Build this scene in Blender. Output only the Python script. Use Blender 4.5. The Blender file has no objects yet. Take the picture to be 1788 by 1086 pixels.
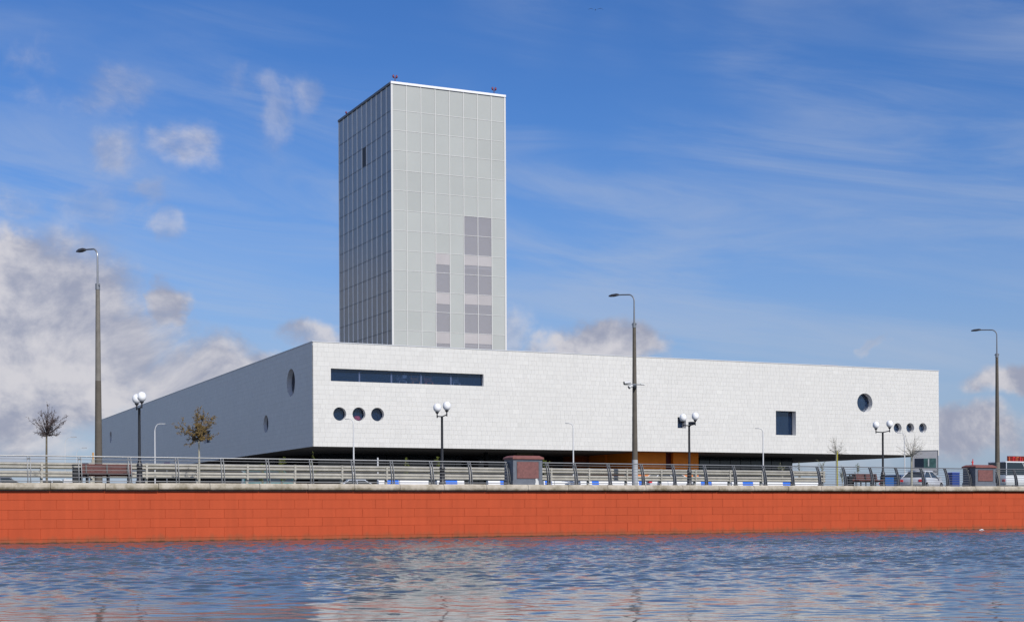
import bpy, math, random
import numpy as np
from mathutils import Vector, Matrix
random.seed(7); rng = np.random.default_rng(7)
R = math.radians
S = bpy.context.scene
COL = S.collection

# ------------------------------------------------------------------ camera
F = 2379.0            # focal length in pixels of a 1788 px wide frame
EYE = 1.31            # eye height over the water
GZ = 2.47             # promenade level
ROLL = R(0.28)
cd = bpy.data.cameras.new('camera'); cam = bpy.data.objects.new('camera', cd); COL.objects.link(cam)
cd.sensor_fit = 'HORIZONTAL'; cd.sensor_width = 36.0; cd.lens = 36.0*F/1788.0
cd.shift_y = (888.6-543)/1788.0; cd.clip_start = 0.2; cd.clip_end = 20000
c_, s_ = math.cos(ROLL), math.sin(ROLL)
cam.matrix_world = Matrix(((c_, s_, 0, 0), (0, 0, -1, 0), (-s_, c_, 0, EYE), (0, 0, 0, 1)))
S.camera = cam

# ------------------------------------------------------------------ light
SUN_EL = R(40); SUN_AZ = math.atan2(0.52, -0.85)      # azimuth measured from +Y towards +X
tosun = Vector((math.sin(SUN_AZ)*math.cos(SUN_EL), math.cos(SUN_AZ)*math.cos(SUN_EL), math.sin(SUN_EL)))
sl = bpy.data.lights.new('sun', 'SUN'); sl.energy = 4.0; sl.angle = R(0.5); sl.color = (1.0, 0.965, 0.925)
so = bpy.data.objects.new('sun', sl); COL.objects.link(so)
so.rotation_euler = (-tosun).to_track_quat('-Z', 'Y').to_euler(); so.location = (0, -40, 80)
S.view_settings.view_transform = 'Standard'; S.view_settings.look = 'None'
S.view_settings.exposure = 0.0; S.view_settings.gamma = 1.0; S.view_settings.use_curve_mapping = False
SKY_STRENGTH = 0.1

def build_world():
    w = bpy.data.worlds.new('World'); S.world = w; w.use_nodes = True
    nt = w.node_tree; N = nt.nodes; L = nt.links; N.clear()
    out = N.new('ShaderNodeOutputWorld'); bg = N.new('ShaderNodeBackground'); bg.inputs[1].default_value = SKY_STRENGTH
    L.new(bg.outputs[0], out.inputs[0])
    sky = N.new('ShaderNodeTexSky'); sky.sky_type = 'NISHITA'; sky.sun_disc = False
    sky.sun_elevation = SUN_EL; sky.sun_rotation = SUN_AZ
    sky.altitude = 100; sky.air_density = 1.0; sky.dust_density = 0.6; sky.ozone_density = 3.0
    def M(op, a, b=None, c=None, clamp=False):
        n = N.new('ShaderNodeMath'); n.operation = op; n.use_clamp = clamp
        for i, v in enumerate((a, b, c)):
            if v is None: continue
            if isinstance(v, (int, float)): n.inputs[i].default_value = v
            else: L.new(v, n.inputs[i])
        return n.outputs[0]
    def noise(vec, scale, detail=6, rough=0.55, dist=0.0):
        n = N.new('ShaderNodeTexNoise'); n.inputs['Scale'].default_value = scale; n.inputs['Detail'].default_value = detail
        n.inputs['Roughness'].default_value = rough; n.inputs['Distortion'].default_value = dist
        L.new(vec, n.inputs['Vector']); return n.outputs[0]
    def comb(x, y, z=0.0):
        n = N.new('ShaderNodeCombineXYZ')
        for i, v in enumerate((x, y, z)):
            if isinstance(v, (int, float)): n.inputs[i].default_value = v
            else: L.new(v, n.inputs[i])
        return n.outputs[0]
    def ramp(v, a, b, c0=0.0, c1=1.0):
        n = N.new('ShaderNodeMapRange'); n.interpolation_type = 'SMOOTHSTEP'
        L.new(v, n.inputs[0])
        for i, q in enumerate((a, b, c0, c1)): n.inputs[i+1].default_value = q
        return n.outputs[0]
    def mixc(f, a, b, mode='MIX'):
        n = N.new('ShaderNodeMix'); n.data_type = 'RGBA'; n.blend_type = mode
        if isinstance(f, (int, float)): n.inputs[0].default_value = f
        else: L.new(f, n.inputs[0])
        for i, v in ((6, a), (7, b)):
            if isinstance(v, tuple): n.inputs[i].default_value = (*v, 1)
            else: L.new(v, n.inputs[i])
        return n.outputs[2]
    tc = N.new('ShaderNodeTexCoord'); sp = N.new('ShaderNodeSeparateXYZ'); L.new(tc.outputs['Generated'], sp.inputs[0])
    X, Y, Z = sp.outputs
    az = M('ARCTAN2', X, Y)
    hor = M('SQRT', M('ADD', M('MULTIPLY', X, X), M('MULTIPLY', Y, Y)))
    el = M('ARCTAN2', Z, hor)
    # colour of the clear sky, graded: deeper and more violet-blue than the raw model
    hs = N.new('ShaderNodeHueSaturation'); hs.inputs['Hue'].default_value = 0.508; hs.inputs['Saturation'].default_value = 1.27
    hs.inputs['Value'].default_value = 1.0; L.new(sky.outputs[0], hs.inputs['Color'])
    base = mixc(1.0, hs.outputs[0], (0.90, 1.02, 1.20), 'MULTIPLY')
    # pale lavender band low over the horizon
    low = ramp(el, 0.0, 0.28, 0.70, 0.0)
    base = mixc(low, base, (2.75, 3.45, 5.3))
    # warp used to ragged the cloud edges
    P = comb(az, el)
    wv = N.new('ShaderNodeTexNoise'); wv.inputs['Scale'].default_value = 13; wv.inputs['Detail'].default_value = 5; wv.inputs['Roughness'].default_value = 0.6
    L.new(P, wv.inputs['Vector'])
    wsp = N.new('ShaderNodeSeparateColor'); L.new(wv.outputs['Color'], wsp.inputs[0])
    azw = M('ADD', az, M('MULTIPLY', M('SUBTRACT', wsp.outputs[0], 0.5), 0.085))
    elw = M('ADD', el, M('MULTIPLY', M('SUBTRACT', wsp.outputs[1], 0.5), 0.06))
    # thin high cirrus: streaks
    sx = M('ADD', az, M('MULTIPLY', el, 1.5))
    cir = noise(comb(M('MULTIPLY', sx, 2.2), M('MULTIPLY', M('ADD', el, M('MULTIPLY', az, 0.10)), 11.0)), 1.9, 8, 0.60, 0.9)
    cir2 = noise(comb(M('MULTIPLY', az, 3.0), M('MULTIPLY', el, 6.0), 4.0), 1.2, 3, 0.5, 0.3)
    cf = M('MULTIPLY', ramp(cir, 0.34, 0.74), ramp(cir2, 0.30, 0.62))
    cf = M('MULTIPLY', cf, 0.42)
    base = mixc(cf, base, (4.6, 5.2, 6.4))
    # cumulus
    blobs = [ # u, v, ru, rv, strength
        (10,590,250,175,1.35),(150,620,210,110,1.35),(330,650,150,70,1.3),(0,480,120,90,1.25),(292,522,48,50,1.15),(450,665,90,45,1.15),
        (205,262,44,44,.60),(328,262,64,50,.66),(255,345,36,26,.58),(290,382,30,24,.56),(28,342,58,36,.60),(160,350,60,40,.45),
        (190,142,82,46,.56),(75,112,84,56,.50),(545,158,36,34,.46),(408,140,30,36,.42),(482,210,34,66,.42),(480,150,26,28,.38),
        (1055,600,110,46,1.3),(905,580,38,40,.6),(1522,618,38,18,.95),(1770,672,75,32,1.15),(1700,765,110,46,1.1),(562,590,52,30,.85),
        (60,775,150,24,.7),(180,400,40,60,.35),(1500,790,200,22,.5)]
    fld = None
    for (u, v, ru, rv, s) in blobs:
        a0 = math.atan((u-894)/F); e0 = math.atan((888-v)/F*math.cos(a0))
        dx = M('MULTIPLY', M('SUBTRACT', azw, a0), F/ru); dy = M('MULTIPLY', M('SUBTRACT', elw, e0), F/rv)
        d = M('ADD', M('MULTIPLY', dx, dx), M('MULTIPLY', dy, dy))
        g = M('MULTIPLY', M('SUBTRACT', 1.15, M('MULTIPLY', d, 0.62)), s)
        g = M('MINIMUM', g, s*1.02)
        fld = g if fld is None else M('MAXIMUM', fld, g)
    # the rest of the sky carries the same scattered clouds
    gen = noise(comb(az, M('MULTIPLY', el, 1.7), 9.0), 3.4, 4, 0.5)
    gen = M('MULTIPLY', ramp(gen, 0.47, 0.64), 0.98)
    side = M('MAXIMUM', ramp(M('ABSOLUTE', az), 0.40, 0.60), ramp(el, 0.40, 0.60))
    fld = M('MAXIMUM', fld, M('MULTIPLY', gen, side))
    nz = noise(comb(az, M('MULTIPLY', el, 1.25), 2.0), 10, 10, 0.60, 0.3)
    dens = M('ADD', fld, M('MULTIPLY', M('SUBTRACT', nz, 0.5), 2.3))
    cov = M('MULTIPLY', ramp(dens, 0.16, 1.0), ramp(fld, 0.1, 1.05, 0.18, 1.0))
    cov = M('MULTIPLY', cov, ramp(fld, -0.1, 0.25))
    # light from above: compare the field with the same field a little higher
    nz2 = noise(comb(M('ADD', az, 0.010), M('MULTIPLY', M('ADD', el, 0.013), 1.25), 2.0), 10, 10, 0.60, 0.3)
    lit = ramp(M('ADD', M('MULTIPLY', M('SUBTRACT', nz, nz2), 3.2), M('MULTIPLY', M('SUBTRACT', noise(comb(az, el, 5.0), 9, 4, 0.5), 0.5), 1.3)), -0.42, 0.34)
    ccol = mixc(lit, (3.3, 3.5, 4.5), (6.6, 6.4, 6.7))
    base = mixc(M('MULTIPLY', cov, 0.93), base, ccol)
    L.new(base, bg.inputs[0])
build_world()

# ------------------------------------------------------------------ materials
def mat(name, col, rough=0.6, spec=0.5, metal=0.0, var=0.0, vscale=3.0, bump=0.0, bscale=40.0, attr=False, coat=0.0):
    m = bpy.data.materials.new(name); m.use_nodes = True; nt = m.node_tree; N = nt.nodes; L = nt.links
    b = N['Principled BSDF']; b.inputs['Roughness'].default_value = rough; b.inputs['Metallic'].default_value = metal
    b.inputs['Specular IOR Level'].default_value = spec; b.inputs['Coat Weight'].default_value = coat
    b.inputs['Base Color'].default_value = (*col, 1)
    tc = N.new('ShaderNodeTexCoord')
    cur = None
    if var > 0:
        n = N.new('ShaderNodeTexNoise'); n.inputs['Scale'].default_value = vscale; n.inputs['Detail'].default_value = 6
        n.inputs['Roughness'].default_value = 0.65; L.new(tc.outputs['Object'], n.inputs['Vector'])
        mr = N.new('ShaderNodeMapRange'); L.new(n.outputs[0], mr.inputs[0]); mr.inputs[1].default_value = .3; mr.inputs[2].default_value = .7
        mr.inputs[3].default_value = 1-var; mr.inputs[4].default_value = 1+var*0.6
        mx = N.new('ShaderNodeMix'); mx.data_type = 'RGBA'; mx.blend_type = 'MULTIPLY'; mx.inputs[0].default_value = 1
        mx.inputs[6].default_value = (*col, 1); L.new(mr.outputs[0], mx.inputs[7]); cur = mx.outputs[2]
    if attr:
        a = N.new('ShaderNodeAttribute'); a.attribute_name = 'shade'
        mx = N.new('ShaderNodeMix'); mx.data_type = 'RGBA'; mx.blend_type = 'MULTIPLY'; mx.inputs[0].default_value = 1
        if cur is None: mx.inputs[6].default_value = (*col, 1)
        else: L.new(cur, mx.inputs[6])
        L.new(a.outputs['Fac'], mx.inputs[7]); cur = mx.outputs[2]
    if cur is not None: L.new(cur, b.inputs['Base Color'])
    if bump > 0:
        n = N.new('ShaderNodeTexNoise'); n.inputs['Scale'].default_value = bscale; n.inputs['Detail'].default_value = 5
        L.new(tc.outputs['Object'], n.inputs['Vector'])
        bp = N.new('ShaderNodeBump'); bp.inputs['Strength'].default_value = bump; bp.inputs['Distance'].default_value = 0.02
        L.new(n.outputs[0], bp.inputs['Height']); L.new(bp.outputs[0], b.inputs['Normal'])
    return m

def glassmat(name, tint, see, rough=0.03, body=(0.02,0.04,0.07)):
    """window glass: tinted see-through sheet with a mirror-like face"""
    m = bpy.data.materials.new(name); m.use_nodes = True; nt = m.node_tree; N = nt.nodes; L = nt.links
    N.remove(N['Principled BSDF']); out = N['Material Output']
    tr = N.new('ShaderNodeBsdfTransparent'); tr.inputs[0].default_value = (*tint, 1)
    df = N.new('ShaderNodeBsdfDiffuse'); df.inputs[0].default_value = (*body, 1)
    m1 = N.new('ShaderNodeMixShader'); m1.inputs[0].default_value = see; L.new(df.outputs[0], m1.inputs[1]); L.new(tr.outputs[0], m1.inputs[2])
    gl = N.new('ShaderNodeBsdfGlossy'); gl.inputs['Roughness'].default_value = rough
    fr = N.new('ShaderNodeFresnel'); fr.inputs[0].default_value = 1.5
    m2 = N.new('ShaderNodeMixShader'); L.new(fr.outputs[0], m2.inputs[0]); L.new(m1.outputs[0], m2.inputs[1]); L.new(gl.outputs[0], m2.inputs[2])
    L.new(m2.outputs[0], out.inputs[0]); return m

def wallblock_mat(name, col, var):
    m = mat(name, col, 0.75, 0.25, var=var, vscale=0.8, bump=0.25, bscale=25, attr=True)
    nt = m.node_tree; N = nt.nodes; L = nt.links; b = N['Principled BSDF']
    src = b.inputs['Base Color'].links[0].from_socket
    g = N.new('ShaderNodeNewGeometry'); sp = N.new('ShaderNodeSeparateXYZ'); L.new(g.outputs['Position'], sp.inputs[0])
    # damp, algae-browned foot just over the waterline, with streaks
    cx = N.new('ShaderNodeCombineXYZ'); L.new(sp.outputs[0], cx.inputs[0]); L.new(sp.outputs[1], cx.inputs[1])
    mz = N.new('ShaderNodeMath'); mz.operation = 'MULTIPLY'; mz.inputs[1].default_value = 0.12; L.new(sp.outputs[2], mz.inputs[0]); L.new(mz.outputs[0], cx.inputs[2])
    n = N.new('ShaderNodeTexNoise'); n.inputs['Scale'].default_value = 2.2; n.inputs['Detail'].default_value = 8; n.inputs['Roughness'].default_value = 0.7
    L.new(cx.outputs[0], n.inputs['Vector'])
    ad = N.new('ShaderNodeMath'); ad.operation = 'MULTIPLY_ADD'; L.new(n.outputs[0], ad.inputs[0]); ad.inputs[1].default_value = -0.7; L.new(sp.outputs[2], ad.inputs[2])
    mr = N.new('ShaderNodeMapRange'); L.new(ad.outputs[0], mr.inputs[0]); mr.inputs[1].default_value = -0.38; mr.inputs[2].default_value = -0.05
    mr.inputs[3].default_value = 0.75; mr.inputs[4].default_value = 0.0
    mx = N.new('ShaderNodeMix'); mx.data_type = 'RGBA'; L.new(mr.outputs[0], mx.inputs[0]); L.new(src, mx.inputs[6]); mx.inputs[7].default_value = (0.16, 0.085, 0.04, 1)
    wl = N.new('ShaderNodeMapRange'); a2 = N.new('ShaderNodeMath'); a2.operation = 'MULTIPLY_ADD'; L.new(n.outputs[0], a2.inputs[0]); a2.inputs[1].default_value = -0.16; L.new(sp.outputs[2], a2.inputs[2]); L.new(a2.outputs[0], wl.inputs[0]); wl.inputs[1].default_value = -0.055; wl.inputs[2].default_value = -0.02
    wl.inputs[3].default_value = 0.85; wl.inputs[4].default_value = 0.0
    mw = N.new('ShaderNodeMix'); mw.data_type = 'RGBA'; L.new(wl.outputs[0], mw.inputs[0]); L.new(mx.outputs[2], mw.inputs[6]); mw.inputs[7].default_value = (0.035, 0.028, 0.015, 1); mx = mw
    # faint pale vertical streaking
    cx2 = N.new('ShaderNodeCombineXYZ'); L.new(sp.outputs[0], cx2.inputs[0]); L.new(sp.outputs[1], cx2.inputs[1])
    mz2 = N.new('ShaderNodeMath'); mz2.operation = 'MULTIPLY'; mz2.inputs[1].default_value = 0.05; L.new(sp.outputs[2], mz2.inputs[0]); L.new(mz2.outputs[0], cx2.inputs[2])
    n2 = N.new('ShaderNodeTexNoise'); n2.inputs['Scale'].default_value = 5; n2.inputs['Detail'].default_value = 4; L.new(cx2.outputs[0], n2.inputs['Vector'])
    mr2 = N.new('ShaderNodeMapRange'); L.new(n2.outputs[0], mr2.inputs[0]); mr2.inputs[1].default_value = .35; mr2.inputs[2].default_value = .7
    mr2.inputs[3].default_value = 0.94; mr2.inputs[4].default_value = 1.03
    mx2 = N.new('ShaderNodeMix'); mx2.data_type = 'RGBA'; mx2.blend_type = 'MULTIPLY'; mx2.inputs[0].default_value = 1
    L.new(mx.outputs[2], mx2.inputs[6]); L.new(mr2.outputs[0], mx2.inputs[7]); L.new(mx2.outputs[2], b.inputs['Base Color'])
    return m

def coping_mat():
    m = mat('coping_concrete', (0.40, 0.365, 0.29), 0.85, 0.2, bump=0.4, bscale=30)
    nt = m.node_tree; N = nt.nodes; L = nt.links; b = N['Principled BSDF']
    g = N.new('ShaderNodeNewGeometry'); sp = N.new('ShaderNodeSeparateXYZ'); L.new(g.outputs['Position'], sp.inputs[0])
    n = N.new('ShaderNodeTexNoise'); n.inputs['Scale'].default_value = 1.6; n.inputs['Detail'].default_value = 9; n.inputs['Roughness'].default_value = 0.72
    L.new(g.outputs['Position'], n.inputs['Vector'])
    cr = N.new('ShaderNodeValToRGB'); L.new(n.outputs[0], cr.inputs[0])
    e = cr.color_ramp.elements; e[0].position = .32; e[0].color = (0.22, 0.19, 0.13, 1); e[1].position = .68; e[1].color = (0.52, 0.465, 0.38, 1)
    e.new(.5).color = (0.40, 0.355, 0.28, 1)
    # darker brown towards the lower edge, ragged by the noise
    ad = N.new('ShaderNodeMath'); ad.operation = 'MULTIPLY_ADD'; L.new(n.outputs[0], ad.inputs[0]); ad.inputs[1].default_value = 0.28; L.new(sp.outputs[2], ad.inputs[2])
    mr = N.new('ShaderNodeMapRange'); L.new(ad.outputs[0], mr.inputs[0]); mr.inputs[1].default_value = 2.30; mr.inputs[2].default_value = 2.45
    mr.inputs[3].default_value = 0.8; mr.inputs[4].default_value = 0.0
    mx = N.new('ShaderNodeMix'); mx.data_type = 'RGBA'; L.new(mr.outputs[0], mx.inputs[0]); L.new(cr.outputs[0], mx.inputs[6]); mx.inputs[7].default_value = (0.10, 0.075, 0.03, 1)
    L.new(mx.outputs[2], b.inputs['Base Color']); return m

M_ = {}
M_['tile'] = mat('white_facade_tile', (0.66, 0.645, 0.60), 0.42, 0.4, attr=True, var=0.03, vscale=0.15)
M_['joint'] = mat('facade_joint', (0.48, 0.475, 0.45), 0.8, 0.2)
M_['cap'] = mat('parapet_metal', (0.55, 0.56, 0.57), 0.4, 0.5)
M_['soffit'] = mat('soffit_panel', (0.20, 0.19, 0.175), 0.7, 0.3, var=.1, vscale=.2)
M_['roof'] = mat('roof_membrane', (0.25, 0.25, 0.25), 0.9, 0.2, var=.1)
M_['reveal'] = mat('window_reveal', (0.70, 0.68, 0.65), 0.5, 0.4)
M_['navyglass'] = glassmat('navy_glass', (0.80, 0.86, 0.95), 0.90, body=(0.03, 0.10, 0.26))
M_['darkglass'] = mat('dark_glass', (0.012, 0.02, 0.03), 0.06, 0.5)
M_['room'] = mat('room_wall', (0.02, 0.05, 0.11), 0.8, 0.2, var=.3, vscale=.4)
M_['mullion'] = mat('window_mullion', (0.42, 0.36, 0.38), 0.5, 0.4)
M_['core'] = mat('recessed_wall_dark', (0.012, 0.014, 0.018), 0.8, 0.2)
M_['orange'] = mat('orange_cladding', (0.90, 0.24, 0.012), 0.6, 0.3, var=.12, vscale=.5)
M_['maroon'] = mat('maroon_door', (0.10, 0.012, 0.008), 0.6, 0.3)
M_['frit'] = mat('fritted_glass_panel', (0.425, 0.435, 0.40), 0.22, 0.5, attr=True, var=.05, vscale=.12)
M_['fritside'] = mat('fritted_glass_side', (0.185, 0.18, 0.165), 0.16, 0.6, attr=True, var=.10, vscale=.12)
M_['clearfrit'] = glassmat('part_clear_glass', (0.95, 0.95, 0.98), 0.58, 0.05, body=(0.52, 0.50, 0.505))
M_['sidemull'] = mat('side_mullion_white', (0.85, 0.82, 0.76), 0.5, 0.3)
M_['spandrel'] = mat('pinkish_spandrel', (0.44, 0.41, 0.395), 0.2, 0.5, attr=True, var=.08, vscale=.3)
M_['towermull'] = mat('tower_mullion', (0.62, 0.61, 0.58), 0.4, 0.5)
M_['towerback'] = mat('tower_inner_wall', (0.11, 0.10, 0.115), 0.8, 0.2)
M_['slab'] = mat('tower_floor_slab', (0.80, 0.74, 0.72), 0.8, 0.2)
M_['redpaint'] = mat('red_paint', (0.55, 0.03, 0.03), 0.5, 0.4)
M_['block'] = wallblock_mat('orange_red_wall_block', (0.465, 0.073, 0.024), 0.045)
M_['mortar'] = mat('wall_joint', (0.43, 0.06, 0.02), 0.9, 0.1)
M_['coping'] = coping_mat()
M_['steel'] = mat('galvanised_steel', (0.20, 0.205, 0.21), 0.45, 0.5, metal=0.55, var=.15, vscale=4)
M_['railpost'] = mat('grey_painted_steel', (0.16, 0.165, 0.17), 0.5, 0.5, metal=.3, var=.12, vscale=5)
M_['beam'] = mat('dusty_guardrail_steel', (0.43, 0.405, 0.345), 0.6, 0.4, metal=0.15, var=.22, vscale=2.2)
M_['concrete_pole'] = mat('concrete_pole', (0.20, 0.185, 0.16), 0.85, 0.2, var=.22, vscale=2.5, bump=.2)
M_['pole_pale'] = mat('pole_pale_grey', (0.40, 0.41, 0.42), 0.7, 0.3, var=.12, vscale=3)
M_['pole_dark'] = mat('pole_dark_brown', (0.12, 0.105, 0.085), 0.85, 0.2, var=.18, vscale=3)
M_['armsteel'] = mat('lamp_arm_steel', (0.24, 0.25, 0.26), 0.4, 0.5, metal=.4)
M_['lamphead'] = mat('lamp_head_dark', (0.045, 0.045, 0.05), 0.5, 0.4)
M_['blackiron'] = mat('black_cast_iron', (0.018, 0.018, 0.02), 0.45, 0.5)
M_['globe'] = mat('opal_globe', (0.86, 0.86, 0.85), 0.18, 0.5)
M_['whitepole'] = mat('white_lamp_pole', (0.62, 0.62, 0.61), 0.5, 0.4)
M_['granite'] = mat('grey_granite', (0.13, 0.145, 0.17), 0.6, 0.4, var=.15, vscale=6)
M_['redgranite'] = mat('red_granite_panel', (0.20, 0.085, 0.075), 0.5, 0.4, var=.3, vscale=9)
M_['redcap'] = mat('red_granite_cap', (0.22, 0.085, 0.07), 0.6, 0.4, var=.25, vscale=4)
M_['plaster'] = mat('white_plaster_patch', (0.6, 0.6, 0.58), 0.9, 0.2)
M_['wood'] = mat('brown_bench_slat', (0.12, 0.05, 0.045), 0.6, 0.3, var=.25, vscale=5)
M_['bin'] = mat('black_bin', (0.012, 0.014, 0.016), 0.5, 0.4)
M_['white'] = mat('white_paint', (0.80, 0.80, 0.80), 0.5, 0.4, var=.05, vscale=2)
M_['sidereveal'] = M_['reveal']
M_['blue'] = mat('blue_paint', (0.03, 0.17, 0.72), 0.5, 0.4)
M_['bark'] = mat('tree_bark', (0.15, 0.13, 0.09), 0.9, 0.2, var=.25, vscale=9)
M_['palebark'] = mat('pale_bark', (0.38, 0.36, 0.29), 0.9, 0.2, var=.2, vscale=9)
M_['paletwig'] = mat('pale_twig', (0.30, 0.28, 0.24), .9, .2)
M_['twig'] = mat('twig', (0.085, 0.065, 0.06), 0.9, 0.2)
M_['ochreleaf'] = mat('ochre_leaf', (0.17, 0.115, 0.04), 0.7, 0.2, var=.3, vscale=12)
M_['greenleaf'] = mat('yellow_green_leaf', (0.10, 0.12, 0.02), 0.7, 0.2, var=.3, vscale=12)
M_['asphalt'] = mat('asphalt', (0.055, 0.055, 0.058), 0.9, 0.2, var=.15, vscale=.5)
M_['paving'] = mat('grey_paving', (0.24, 0.23, 0.22), 0.9, 0.2, var=.12, vscale=1)
M_['landgrass'] = mat('dry_grass_ground', (0.055, 0.065, 0.03), 0.95, 0.1, var=.25, vscale=.05)
M_['tyre'] = mat('tyre_rubber', (0.015, 0.015, 0.015), 0.85, 0.2)
M_['rim'] = mat('wheel_rim', (0.45, 0.45, 0.46), 0.35, 0.5, metal=.8)
M_['carglass'] = mat('car_glass', (0.02, 0.028, 0.032), 0.05, 0.6)
M_['signboard'] = mat('sign_grey_board', (0.34, 0.34, 0.35), 0.5, 0.4, var=.08, vscale=3)
M_['signpic'] = mat('sign_picture_navy', (0.008, 0.014, 0.028), 0.3, 0.4)
M_['signteal'] = mat('sign_picture_teal', (0.05, 0.11, 0.105), 0.3, 0.4, var=.5, vscale=3)
M_['ochre'] = mat('ochre_paint', (0.55, 0.32, 0.12), 0.6, 0.3)
M_['pink'] = mat('pink_print', (0.6, 0.2, 0.22), 0.6, 0.3)
M_['limeyellow'] = mat('lime_yellow_panel', (0.35, 0.42, 0.02), 0.6, 0.3)
M_['limestem'] = mat('stake_yellow', (0.5, 0.45, 0.05), 0.7, 0.3)

# ------------------------------------------------------------------ helpers
class MB:
    def __init__(self): self.v = []; self.f = []; self.s = []; self.mi = []
    def add(self, vs, fs, shade=1.0, mi=0):
        o = len(self.v); self.v += [tuple(p) for p in vs]; self.f += [tuple(i+o for i in q) for q in fs]
        self.s += [shade]*len(fs); self.mi += [mi]*len(fs); return self
    def box(self, x0, x1, y0, y1, z0, z1, shade=1.0, mi=0, fr=None):
        vs = [(x, y, z) for z in (z0, z1) for y in (y0, y1) for x in (x0, x1)]
        if fr: vs = [fr(*p) for p in vs]
        return self.add(vs, [(0,2,3,1),(4,5,7,6),(0,1,5,4),(2,6,7,3),(0,4,6,2),(1,3,7,5)], shade, mi)
    def bbox(self, x0, x1, y0, y1, z0, z1, b=0.02, shade=1.0, mi=0, fr=None):
        """box with chamfered vertical and top edges (stack of three rings)"""
        def ring(i, z): return [(x0+i, y0, z), (x1-i, y0, z), (x1, y0+i, z), (x1, y1-i, z), (x1-i, y1, z), (x0+i, y1, z), (x0, y1-i, z), (x0, y0+i, z)]
        rs = [ring(b, z0), ring(b, z1-b)]
        top = [(x0+2*b, y0+b, z1), (x1-2*b, y0+b, z1), (x1-b, y0+2*b, z1), (x1-b, y1-2*b, z1), (x1-2*b, y1-b, z1), (x0+2*b, y1-b, z1), (x0+b, y1-2*b, z1), (x0+b, y0+2*b, z1)]
        rs.append(top); vs = sum(rs, [])
        if fr: vs = [fr(*p) for p in vs]
        fs = [tuple(range(7, -1, -1)), tuple(range(16, 24))]
        for k in range(2):
            for i in range(8): fs.append((k*8+i, k*8+(i+1) % 8, (k+1)*8+(i+1) % 8, (k+1)*8+i))
        return self.add(vs, fs, shade, mi)
    def tube(self, pts, rad, n=8, caps=True, mi=0, shade=1.0):
        pts = [Vector(p) for p in pts]; rad = rad if isinstance(rad, (list, tuple)) else [rad]*len(pts)
        vs = []; up = None
        for i, p in enumerate(pts):
            d = (pts[min(i+1, len(pts)-1)]-pts[max(i-1, 0)]).normalized()
            if up is None: up = Vector((0, 0, 1)) if abs(d.z) < .9 else Vector((1, 0, 0))
            a = d.cross(up).normalized(); b = a.cross(d).normalized(); up = b
            for k in range(n):
                t = 2*math.pi*k/n; vs.append(p+a*math.cos(t)*rad[i]+b*math.sin(t)*rad[i])
        fs = []
        for i in range(len(pts)-1):
            for k in range(n): fs.append((i*n+k, i*n+(k+1) % n, (i+1)*n+(k+1) % n, (i+1)*n+k))
        if caps: fs.append(tuple(range(n-1, -1, -1))); fs.append(tuple((len(pts)-1)*n+k for k in range(n)))
        return self.add(vs, fs, shade, mi)
    def lathe(self, prof, n=16, c=(0, 0), mi=0):
        vs = []; m = len(prof)
        for (r, z) in prof:
            for k in range(n):
                t = 2*math.pi*k/n; vs.append((c[0]+r*math.cos(t), c[1]+r*math.sin(t), z))
        fs = [(i*n+k, i*n+(k+1) % n, (i+1)*n+(k+1) % n, (i+1)*n+k) for i in range(m-1) for k in range(n)]
        fs.append(tuple(range(n-1, -1, -1))); fs.append(tuple((m-1)*n+k for k in range(n)))
        return self.add(vs, fs, 1.0, mi)
    def sweep(self, prof, p0, p1, fr):
        """profile in (t, z) swept from s=p0 to s=p1 in frame fr(s, t, z)"""
        m = len(prof); vs = [fr(p0, t, z) for t, z in prof]+[fr(p1, t, z) for t, z in prof]
        fs = [(i, (i+1) % m, m+(i+1) % m, m+i) for i in range(m)]+[tuple(range(m-1, -1, -1)), tuple(range(m, 2*m))]
        return self.add(vs, fs)
    def build(self, name, m, parent=None, org=(0, 0, 0), smooth=False, attr=False):
        me = bpy.data.meshes.new(name)
        me.from_pydata([(p[0]-org[0], p[1]-org[1], p[2]-org[2]) for p in self.v], [], self.f)
        for q in (m if isinstance(m, (list, tuple)) else [m]): me.materials.append(q)
        if any(self.mi): me.polygons.foreach_set('material_index', self.mi)
        if attr:
            a = me.attributes.new('shade', 'FLOAT', 'FACE'); a.data.foreach_set('value', self.s)
        if smooth:
            me.polygons.foreach_set('use_smooth', [True]*len(me.polygons))
            me.set_sharp_from_angle(angle=R(40))
        me.update(); o = bpy.data.objects.new(name, me); COL.objects.link(o)
        if parent: o.parent = parent
        elif tuple(org) != (0, 0, 0): o.location = org
        return o

def tag(o, label=None, cat=None, group=None, kind=None):
    for k, v in (('label', label), ('category', cat), ('group', group), ('kind', kind)):
        if v: o[k] = v
    return o
def thing(name, loc, rz, label, cat, group=None):
    o = bpy.data.objects.new(name, None); COL.objects.link(o); o.location = loc; o.rotation_euler = (0, 0, rz)
    o.empty_display_size = 0.3
    return tag(o, label, cat, group)
def copy_tree(o, parent=None):
    c = o.copy(); COL.objects.link(c); c.parent = parent
    for ch in list(o.children): copy_tree(ch, c)
    return c
def at(u, D): return ((u-894)/F*D, D)
def horz(u): return 893.0-0.0049*u
def zat(u, v, D): return EYE+(horz(u)-v)*D/F

# quay frame: s runs along the wall, t runs inland
QA = (-20.52, 54.6); QD = (0.9022, 0.4313)
QANG = math.atan2(QD[1], QD[0])
def Q(s, t, z): return (QA[0]+QD[0]*s-QD[1]*t, QA[1]+QD[1]*s+QD[0]*t, z)
def squay(u, t=0.0):
    k = (u-894)/F; ax = QA[0]-QD[1]*t; ay = QA[1]+QD[0]*t
    return (k*ay-ax)/(QD[0]-k*QD[1])

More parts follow.
